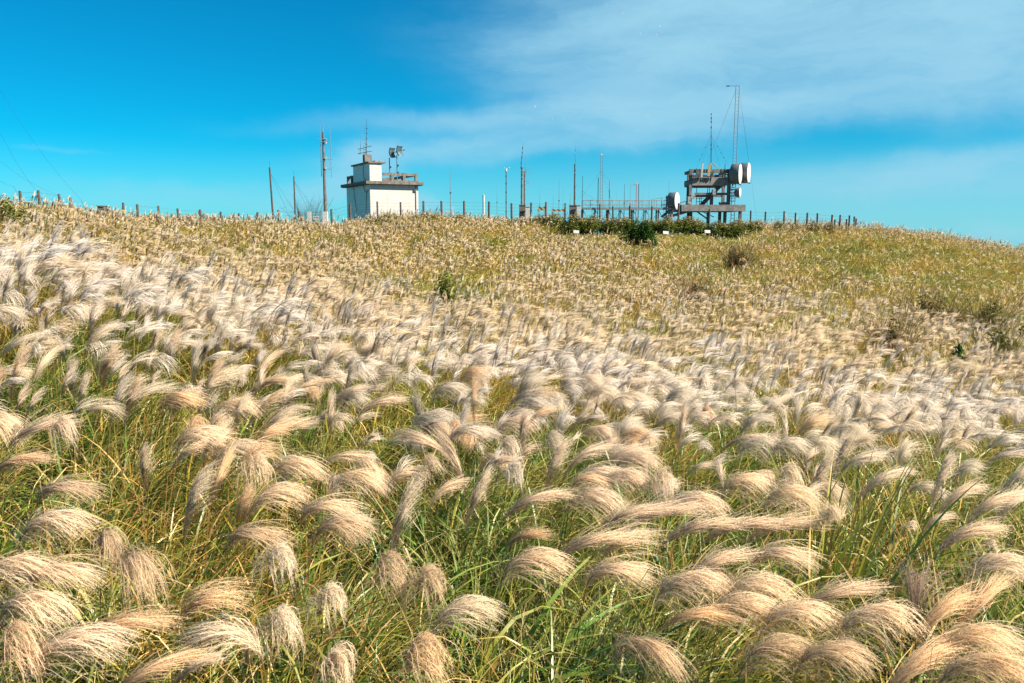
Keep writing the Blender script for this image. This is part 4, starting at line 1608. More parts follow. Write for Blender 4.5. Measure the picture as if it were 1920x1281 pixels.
    for (px, py, dy) in ((1328, 318, 0), (1350, 316, .2), (1336, 317, 2.2), (1361, 331, .4)):
        mb = MB(); mb.tube(Vector((b0.x, b0.y, zz)), Vector((X(px), Y + dy, z(py))), .028, n=5); mb.build('tripod_leg', M['grey_panel'], r)
    mb = MB(); k = b0.lerp(tp, .72)
    guys(mb, k, [Vector((X(1302), Y, z(318))), Vector((X(1315), Y + .2, z(308))), Vector((X(1364), Y, z(312))), Vector((X(1358), Y + 2, z(312)))], .006)
    for q in (.35, .55, .7):
        for e in (Vector((X(1302), Y, z(318))), Vector((X(1364), Y, z(312)))):
            p = k.lerp(e, q); mb.tube(p, p + (e - k).normalized() * .16, .026, n=5)
    mb.build('guy_wire', M['cable'], r)
    # tall ladder mast
    yy = Y - .55
    x0, x1 = at(1374.6, 300, yy).x, at(1381.0, 300, yy).x
    g2 = ground(x0, yy)
    zt = zat(1378, 161, yy)
    r = thing('ladder_mast', 'very tall narrow ladder shaped steel mast rising above the large dishes', 'mast', Vector(((x0 + x1) / 2, yy, g2)))
    for x in (x0, x1):
        mb = MB(); mb.tube((x, yy, g2 - .1), (x, yy, zt), .032, .028, 6); mb.build('rail', M['steel'], r)
    zq = g2 + .3; n = 0
    while zq < zt - .1:
        mb = MB(); mb.tube((x0 + .02, yy, zq), (x1 - .02, yy, zq), .02, n=5); mb.build('rung', M['steel'], r); zq += .315
    mb = MB(); a, b2 = at(1362, 161.5, yy), at(1386.5, 161, yy); mb.tube(a, b2, .022, n=5); mb.tube(a, a + Vector((.28, 0, 0)), .05, n=6); mb.build('crossbar', M['dark_steel'], r)
    mb = MB(); guys(mb, Vector((x0, yy, zt - .4)), [Vector((X(1342), Y + .4, z(264)))], .005)
    guys(mb, Vector((x0, yy, zt - .4)), [Vector((X(1338), Y + 3, z(300)))], .005)
    guys(mb, Vector((x1, yy, zt - .4)), [at(1419, 412, Y + 3), at(1404, 304, Y + 1)], .005); mb.build('guy_wire', M['cable'], r)

    # dishes
    axis = Vector((.90, -.43, 0))

    def m1f(b_, a_):
        return [(b_, b_ + Vector((-.45, .55, 0)), .06), (b_ + UP * .3, b_ + Vector((-.5, .5, .3)), .05), (b_ - UP * .3, b_ + Vector((-.5, .5, -.3)), .05),
                (b_ + Vector((-.5, .5, -1.2)), b_ + Vector((-.5, .5, 1.0)), .06)]
    drum_dish('drum_dish', 'large white drum dish nearest the ladder mast on the concrete tower', at(1388.5, 326.5, Y - .5), 1.84, .80, axis, m1f, group='drum dishes on the tower')
    drum_dish('drum_dish', 'large white drum dish at the far right, half behind the one by the ladder mast', at(1404.5, 324.5, Y + 1.1), 1.90, .86, axis, m1f, group='drum dishes on the tower')
    drum_dish('drum_dish', 'small white dish below the two large dishes on the tower', at(1388, 361.5, Y - .6), .90, .32, axis, m1f, group='drum dishes on the tower')
    # struts under the dishes
    mb = MB()
    for (p, q) in (((1376, 342, -.3), (1390, 347, -.6)), ((1388, 339, .6), (1407, 344, .4))):
        mb.tube(at(p[0], p[1], Y + p[2]), at(q[0], q[1], Y + q[2]), .045, n=6)
    mb.build('strut', M['dark_steel'], root)


def thing_part(name, parent):
    o = bpy.data.objects.new(name, None)
    o.empty_display_size = 0.1
    COL.objects.link(o)
    o.parent = parent
    return o


dish_tower()


def low_dish():
    Y = 74.5

    def mounts(b_, a_):
        g = ground(b_.x, b_.y)
        return [(b_ + Vector((-.25, .2, .5)), Vector((b_.x - .25, b_.y + .2, g - .1)), .07), (b_, b_ + Vector((-.25, .2, 0)), .06),
                (b_ + Vector((-.1, .1, -.3)), Vector((b_.x + .5, b_.y + .3, g - .1)), .05), (b_ + Vector((.3, .3, -.6)), Vector((b_.x + .3, b_.y + .3, g - .1)), .08)]
    drum_dish('drum_dish', 'white drum dish standing low at the right end of the walkway', at(1270, 376.8, Y), 1.55, .72, (.88, -.47, 0), mounts)


low_dish()


def walkway():
    Y = 75.0
    g = ground(at(1190, 395, Y).x, Y)
    x0, x1 = at(1092, 395, Y).x, at(1256, 395, Y).x
    zd0, zd1 = zat(1105, 394.5, Y), zat(1250, 389.5, Y)
    r = thing('walkway', 'grey steel lattice walkway on trestles with railings leading to the low drum dish', 'walkway', Vector(((x0 + x1) / 2, Y, g)))
    zd = (zd0 + zd1) / 2
    mb = MB(); mb.box(((x0 + x1) / 2, Y, zd), (1, 0, 0), (0, 1, 0), UP, x1 - x0, 1.3, .10); mb.box(((x0 + x1) / 2, Y - .69, zd + .01), (1, 0, 0), (0, 1, 0), UP, x1 - x0, .06, .22); mb.build('deck', M['steel'], r)
    for dy in (-.62, .62):
        mb = MB()
        for h in (.38, .78):
            mb.tube((x0, Y + dy, zd + h), (x1, Y + dy, zd + h), .022, n=5)
        mb.build('handrail', M['steel'], r)
        n = 13
        for k in range(n):
            x = x0 + (x1 - x0) * k / (n - 1)
            mb = MB(); mb.tube((x, Y + dy, zd + .05), (x, Y + dy, zd + .80), .022, n=5); mb.build('baluster', M['steel'], r)
        mb = MB()
        for k in range(0, n - 1):
            xa, xb = x0 + (x1 - x0) * k / (n - 1), x0 + (x1 - x0) * (k + 1) / (n - 1)
            za, zb = (zd + .05, zd + .78) if k % 2 else (zd + .78, zd + .05)
            if k % 3 != 1:
                mb.tube((xa, Y + dy, za), (xb, Y + dy, zb), .012, n=4)
        mb.build('lattice', M['steel'], r)
    xs = [x0 + (x1 - x0) * k / 7 for k in range(8)]
    for k, x in enumerate(xs):
        for dy in (-.55, .55):
            mb = MB(); mb.tube((x, Y + dy, g - .2), (x, Y + dy, zd - .05), .05 if k % 2 else .07, n=6); mb.build('leg', M['steel'] if k % 2 else M['concrete_pole'], r)
    for k in range(7):
        mb = MB()
        for dy in (-.55,):
            mb.tube((xs[k], Y + dy, zd - .1), (xs[k + 1], Y + dy, g), .025, n=5)
            mb.tube((xs[k + 1], Y + dy, zd - .1), (xs[k], Y + dy, g), .025, n=5)
        mb.build('cross_brace', M['steel'], r)
    # sloping ramp to the right
    a, b2 = at(1241, 407, Y - .2), at(1262, 389, Y - .2)
    d = (b2 - a).normalized()
    mb = MB(); mb.box((a + b2) / 2, d, (0, 1, 0), d.cross(Vector((0, 1, 0))), (b2 - a).length, .9, .14); mb.build('ramp', M['concrete_pole'], r)
    # upper railing by the dish
    mb = MB()
    p = [at(1222, 374, Y - .5), at(1241, 370.5, Y - .5), at(1251, 371, Y - .5)]
    mb.path(p, .025)
    for q in p:
        mb.tube(q, Vector((q.x, q.y, zd)), .03, n=5)
    mb.build('handrail', M['steel'], r)


walkway()


def overhead_wires():
    for (x0, y0, x1, y1, lab) in ((-60, 270, 26, 347, 'lowest thin wire sloping down to the grassy mound at far left'),
                                  (-40, 165, 73, 362, 'steeper thin wire ending above the mound near the second fence post'),
                                  (-60, 245, 112, 364, 'shallow thin wire reaching the third fence post from the left'),
                                  (-30, 120, 152, 372, 'rightmost thin wire sloping down behind the mound')):
        Y = 48
        a, b2 = at(x0, y0, Y - 6), at(x1, y1 + 3, Y)
        r = thing('guy_wire', lab, 'wire', b2, 'thin stay wires at the far left')
        mb = MB()
        pts = [a.lerp(b2, k / 10) - UP * (.5 * math.sin(math.pi * k / 10)) for k in range(11)]
        mb.path(pts, .004, 4)
        e = Vector((b2.x + .6, b2.y + .4, ground(b2.x, b2.y) - .1))
        mb.path([b2, e], .007, 4)
        mb.build('wire', M['cable'], r)
        mb = MB(); mb.tube(e - UP * .2, e + UP * .5, .03, n=6); mb.build('anchor', M['steel'], r)


overhead_wires()


def plaques():
    for (px, py, lab) in ((1080.5, 435, 'small white marker board on the mown strip, left of the dark green bush'),
                          (1248.5, 436.5, 'small tilted white marker board right of the dark green bush'),
                          (1326.5, 434.5, 'small white marker board at the foot of the hedge below the tower')):
        Y = 66.6
        p = at(px, py, Y)
        g = ground(p.x, Y)
        r = thing('marker_board', lab, 'sign', Vector((p.x, Y, g)), 'white marker boards on the mown strip')
        d = Vector((1, 0, rnd.uniform(-.1, .05))).normalized()
        back = Vector((0, .5, .87))
        mb = MB(); mb.box(p, d, Vector((0, .87, -.5)), Vector((0, .35, .94)), .46, .04, .26); mb.build('board', M['white_paint'], r)
        for dx in (-.15, .15):
            mb = MB(); mb.tube((p.x + dx, Y + .03, g - .1), (p.x + dx, Y + .03, p.z - .08), .025, n=6); mb.build('leg', M['steel'], r)


plaques()


# ------------------------------------------------------------------ shrubs
def shrub_mesh(seed, rx, ry, h, n, leaf, cols, top_cols=None, clumps=14):
    rs = np.random.default_rng(seed)
    a = Acc()
    cc = []
    for k in range(clumps):
        t = rs.uniform(0, 2 * math.pi); q = math.sqrt(rs.uniform(0, 1)) * .78
        zz = rs.uniform(.14, .80) * (1 - .35 * q * q)
        cc.append((math.cos(t) * q * rx, math.sin(t) * q * ry, zz * h, rs.uniform(.22, .36)))
    cc = np.array(cc)
    i = rs.integers(0, clumps, n)
    d = nrm(rs.normal(size=(n, 3)))
    rad = cc[i, 3] * rs.uniform(.35, 1.1, n) ** .6
    p = cc[i, :3] + d * rad[:, None] * np.array((rx, ry, h))[None] * .95
    p[:, 2] = np.abs(p[:, 2])
    o = nrm(d + rs.normal(size=(n, 3)) * .6 + np.array((0, 0, .3)))
    u = nrm(np.cross(o, rs.normal(size=(n, 3))))
    L = leaf * rs.uniform(.6, 1.4, n)[:, None]
    w = L * .38
    s = np.cross(u, o)
    quad = np.stack((p, p + u * L * .5 + s * w, p + u * L, p + u * L * .5 - s * w), 1)
    cols = np.array(cols)
    c = cols[rs.integers(0, len(cols), n)] * rs.uniform(.75, 1.25, n)[:, None]
    if top_cols is not None:
        tc = np.array(top_cols)
        f = np.clip((p[:, 2] / h - .55) / .3, 0, 1) * rs.uniform(0.2, 1, n)
        c = np.where((rs.uniform(0, 1, n) < f)[:, None], tc[rs.integers(0, len(tc), n)] * rs.uniform(.8, 1.2, n)[:, None], c)
    a.add(quad, np.repeat(c[:, None], 4, 1).reshape(-1, 3), quads=np.arange(n * 4).reshape(-1, 4))
    return a.mesh('crown', [M['shrub_leaf']])


def twig_mesh(seed, rx, ry, h, n, col, rad=.012, splay=.8):
    rs = np.random.default_rng(seed)
    a = Acc()
    t = rs.uniform(0, 2 * math.pi, n)
    q = np.sqrt(rs.uniform(0, 1, n))
    out = np.stack((np.cos(t) * rx, np.sin(t) * ry, np.zeros(n)), 1)
    base = out * q[:, None] * .35
    d0 = nrm(np.array((0, 0, 1.0)) * h + out * q[:, None] * splay + rs.normal(size=(n, 3)) * .12)
    L = h * rs.uniform(.6, 1.15, n) * (1.05 + .25 * q)
    pos, dirs = strands(base, d0, nrm(d0 + rs.normal(size=(n, 3)) * .5), np.full(n, .8), L, 5)
    w = np.linspace(rad * 2, rad * .6, 6)[None].repeat(n, 0)
    c = np.array(col)[None, None] * rs.uniform(.7, 1.3, (n, 1, 1)) * np.ones((n, 6, 1))
    ribbons(a, rs, pos, dirs, w, c)
    # side twigs
    m_ = n * 4
    i = rs.integers(0, n, m_); j = rs.integers(2, 5, m_)
    d = nrm(dirs[i, j] + rs.normal(size=(m_, 3)) * .6)
    p2, dd = strands(pos[i, j], d, nrm(d + rs.normal(size=(m_, 3)) * .5), np.full(m_, .8), h * rs.uniform(.12, .32, m_), 3)
    ribbons(a, rs, p2, dd, np.linspace(rad, rad * .4, 4)[None].repeat(m_, 0), np.array(col)[None, None] * rs.uniform(.8, 1.5, (m_, 1, 1)) * np.ones((m_, 4, 1)))
    return a.mesh('branches', [M['shrub_leaf']])


def link(name, me, parent, loc=(0, 0, 0)):
    o = bpy.data.objects.new(name, me)
    COL.objects.link(o)
    o.parent = parent
    o.location = loc
    return o


DKG = [(0.030, 0.055, 0.016), (0.045, 0.075, 0.018), (0.06, 0.085, 0.02), (0.035, 0.05, 0.022)]
MDG = [(0.10, 0.135, 0.026), (0.15, 0.165, 0.035), (0.20, 0.18, 0.05), (0.075, 0.11, 0.024)]
BRN = [(0.34, 0.23, 0.13), (0.32, 0.23, 0.13), (0.20, 0.15, 0.06), (0.40, 0.31, 0.19)]


def hedge():
    """a row of rounded shrubs along the compound, tops gone brown"""
    stem = twig_mesh(3, .5, .4, .9, 26, (.09, .07, .05), .016)
    protos = [shrub_mesh(20 + k, 1.0, .8, 1.75, 5200, .085, MDG + DKG[:2] if k % 2 else MDG, BRN, 24) for k in range(4)]
    plume_top = []
    for k in range(2):
        rs = np.random.default_rng(60 + k); a = Acc()
        for q in range(20):
            t = rs.uniform(0, 6.28); rr = math.sqrt(rs.uniform(0, 1))
            o = (math.cos(t) * rr * .95, math.sin(t) * rr * .7)
            add_plume(a, rs, 'upright', 7, 3, 0, (o[0], o[1], 1.62 * (1 - .25 * rr * rr) + rs.uniform(-.15, .1)), rs.normal(0, .5), rs.uniform(.7, 1.1), 5, (.62, .50, .36))
        plume_top.append(a.mesh('plumes', [M['plume']]))
    spots = [(700, 391, 416, 44), (748, 392, 415, 50), (800, 392, 414, 54), (862, 393, 414, 50), (906, 397, 437, 50), (938, 401, 432, 46), (976, 398, 438, 54), (1012, 399, 440, 56), (1048, 396, 441, 60), (1082, 394, 441, 60), (1112, 401, 440, 50), (1150, 398, 440, 54),
             (1184, 401, 438, 54), (1216, 402, 436, 50), (1250, 404, 438, 54), (1286, 402, 440, 58), (1318, 405, 440, 54), (1350, 403, 438, 60), (1384, 406, 438, 56), (1416, 410, 436, 44),
             (1465, 404, 424, 34), (1492, 409, 424, 26), (1525, 410, 428, 28), (1555, 411, 428, 26)]
    words = ['in front of the white house corner', 'in front of the white house wall', 'right of the white block house', 'by the tall thin bare rod', 'at the left end of the hedge', 'below the weather mast', 'below the twin antenna poles', 'just right of the twin antenna poles', 'below the striped barrier boards',
             'below the single tapering pole', 'below the guyed mast', 'below the left part of the walkway', 'below the middle of the walkway', 'below the forked rod', 'below the low drum dish',
             'below the left legs of the dish tower', 'below the middle of the dish tower', 'below the right legs of the dish tower', 'below the ladder mast', 'at the right end of the hedge',
             'by the right fence', 'by the right fence below two close posts', 'small, in the middle of the right fence', 'small, near the right end of the fence']
    for i, (px, yt, yb, w) in enumerate(spots):
        Y = 65.6 if i < 4 else 69.0 + .3 * math.sin(i * 2.1) if i < 20 else 70.2
        p = at(px, yb, Y)
        g = ground(p.x, Y)
        ht = (zat(px, yt + 3, Y) - g) * rnd.uniform(.82, 1.04)
        wd = w * Y / FPX * rnd.uniform(1.0, 1.25)
        r = thing('shrub', 'rounded dark green shrub with browned top, ' + words[i] if i % 3 else 'bushy brown-topped shrub ' + words[i], 'shrub', Vector((p.x, Y, g - .05)), 'shrubs of the ridge hedge')
        r.rotation_euler = (0, 0, rnd.uniform(-.5, .5))
        r.scale = (wd / 2.0, wd / 2.0, ht / 1.75)
        link('crown', protos[(i * 7) % 4], r)
        link('stems', stem, r)
        link('plumes', plume_top[i % 2], r)


hedge()


def lone_bushes():
    # evergreen
    def green_bush(px, py, wpx, hpx, Y, lab, seed, cols=DKG, n=4200, leaf=.11):
        p = hit(px, py + hpx * .2, 0.0) if Y < 63 else at(px, py, Y)
        Y = p.y
        g = ground(p.x, Y)
        r = thing('bush', lab, 'bush', Vector((p.x, Y, g)))
        h = max(zat(px, py - hpx / 2, Y) - g, (1.55 + .85 * hpx * Y / FPX) if Y < 62 else .9)
        wd = wpx * Y / FPX / 2
        link('crown', shrub_mesh(seed, wd, wd * .8, h, n, leaf, cols, None, 18), r)
        link('stems', twig_mesh(seed + 1, wd * .5, wd * .4, h * .6, 20, (.07, .055, .04), .015), r)
    green_bush(1197, 449, 74, 40, 62, 'dark evergreen bush standing alone below the hedge', 101, [(0.022, 0.055, 0.018), (0.035, 0.075, 0.02), (0.05, 0.09, 0.02)], 5200, .13)
    green_bush(1796, 676, 48, 28, 25.5, 'dark green leafy bush in the pale grass at the right edge', 103, [(0.02, 0.06, 0.015), (0.04, 0.09, 0.02)], 2200, .08)
    green_bush(845, 552, 100, 40, 29, 'low green bush in a hollow of the middle slope', 105, MDG, 3600, .10)
    green_bush(1915, 640, 30, 26, 32, 'small green bush cut off by the right edge of the frame', 107, MDG, 1200, .09)
    green_bush(20, 400, 60, 34, 41, 'olive bush on the grassy mound at far left', 109, MDG, 2400, .10)
    green_bush(722, 408, 70, 26, 63.5, 'olive green bush in front of the white block house', 111, MDG + BRN[:1], 3000, .11)
    for (px, py, wpx, hpx, Y, lab, seed, col) in ((1737, 592, 100, 52, 38.5, 'wide brownish twiggy bush on the right slope', 120, (.17, .125, .065)),
                                                  (1845, 603, 70, 54, 38, 'loose upright twiggy bush near the right edge, beside the wide brownish one', 122, (.20, .17, .07)),
                                                  (1672, 640, 60, 44, 30, 'tawny twiggy bush lower on the right slope', 124, (.26, .18, .09)),
                                                  (1878, 660, 70, 44, 30, 'olive twiggy bush low at the right edge', 126, (.18, .16, .06)),
                                                  (1382, 490, 44, 24, 55, 'small brown twiggy bush below the ladder mast', 128, (.17, .12, .07)),
                                                  (1300, 556, 44, 30, 40, 'reddish brown twiggy bush in the middle of the far slope', 130, (.24, .16, .09)),
                                                  (578, 391, 52, 34, 69, 'bare grey shrub behind the gate by the tall pole', 132, (.11, .09, .075))):
        p = hit(px, py + hpx * .2, 0.0) if Y < 63 else at(px, py, Y)
        Y = p.y
        g = ground(p.x, Y)
        r = thing('twiggy_bush', lab, 'bush', Vector((p.x, Y, g)), 'bare twiggy bushes')
        h = max(zat(px, py - hpx / 2, Y) - g, (1.55 + .85 * hpx * Y / FPX) if Y < 62 else .9)
        wd = wpx * Y / FPX / 2
        link('branches', twig_mesh(seed, wd, wd * .8, h * .85, 190, tuple(c * 1.0 for c in col), .010 if seed == 132 else .016, 1.6 if wpx > 60 else 1.2), r)
        if seed != 132:
            link('leaves', shrub_mesh(seed + 1, wd, wd * .8, h, 2600, .085, [tuple(c * 1.15 for c in col), tuple(c * .8 for c in col), (.16, .16, .045)], None, 14), r)


lone_bushes()


# ------------------------------------------------------------------ plumes one can tell apart
KINDS = ('dome', 'sweep', 'upright', 'mop', 'fan')


def hero_protos():
    rs = np.random.default_rng(31)
    out = {}
    for kd in KINDS:
        out[kd] = []
        for k in range(6):
            a = Acc()
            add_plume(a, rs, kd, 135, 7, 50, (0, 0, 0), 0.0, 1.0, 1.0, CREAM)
            me = a.mesh('plume', [M['plume']])
            v = np.concatenate(a.v)
            lo, hi = np.percentile(v, 3, axis=0), np.percentile(v, 97, axis=0)
            out[kd].append((me, max(hi[0] - lo[0], hi[2] - lo[2]), (lo + hi) / 2))
    return out


HERO = hero_protos()


def stalk_protos():
    rs = np.random.default_rng(32)
    out = []
    for k in range(4):
        a = Acc()
        t = np.linspace(0, 1, 7)
        bow = rs.uniform(.05, .16)
        p = np.stack((-bow * np.sin(t * math.pi * .5) - .05 * t, rs.uniform(-.06, .06) * t, -t), 1)[None]
        d = nrm(np.diff(p, axis=1)); d = np.concatenate((d, d[:, -1:]), 1)
        for q in range(3):
            sd = np.array([[math.cos(q * 2.094), math.sin(q * 2.094), .05]])
            ribbons(a, rs, p, d, np.full((1, 7), .0058), np.tile(np.array(((.30, .24, .09), (.22, .15, .06), (.16, .19, .05), (.34, .28, .14))[k]), (1, 7, 1)), side=sd)
        out.append(a.mesh('stalk', [M['leaf']]))
    return out


STALK = stalk_protos()
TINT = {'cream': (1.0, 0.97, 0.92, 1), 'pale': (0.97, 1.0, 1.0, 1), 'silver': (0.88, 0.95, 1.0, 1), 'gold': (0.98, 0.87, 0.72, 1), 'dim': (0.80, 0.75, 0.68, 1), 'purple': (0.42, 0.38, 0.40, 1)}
WORDS = {'dome': 'drooping comb-shaped', 'sweep': 'sideways swept', 'upright': 'upright feathery', 'mop': 'hanging mop-like', 'fan': 'open fan-shaped'}

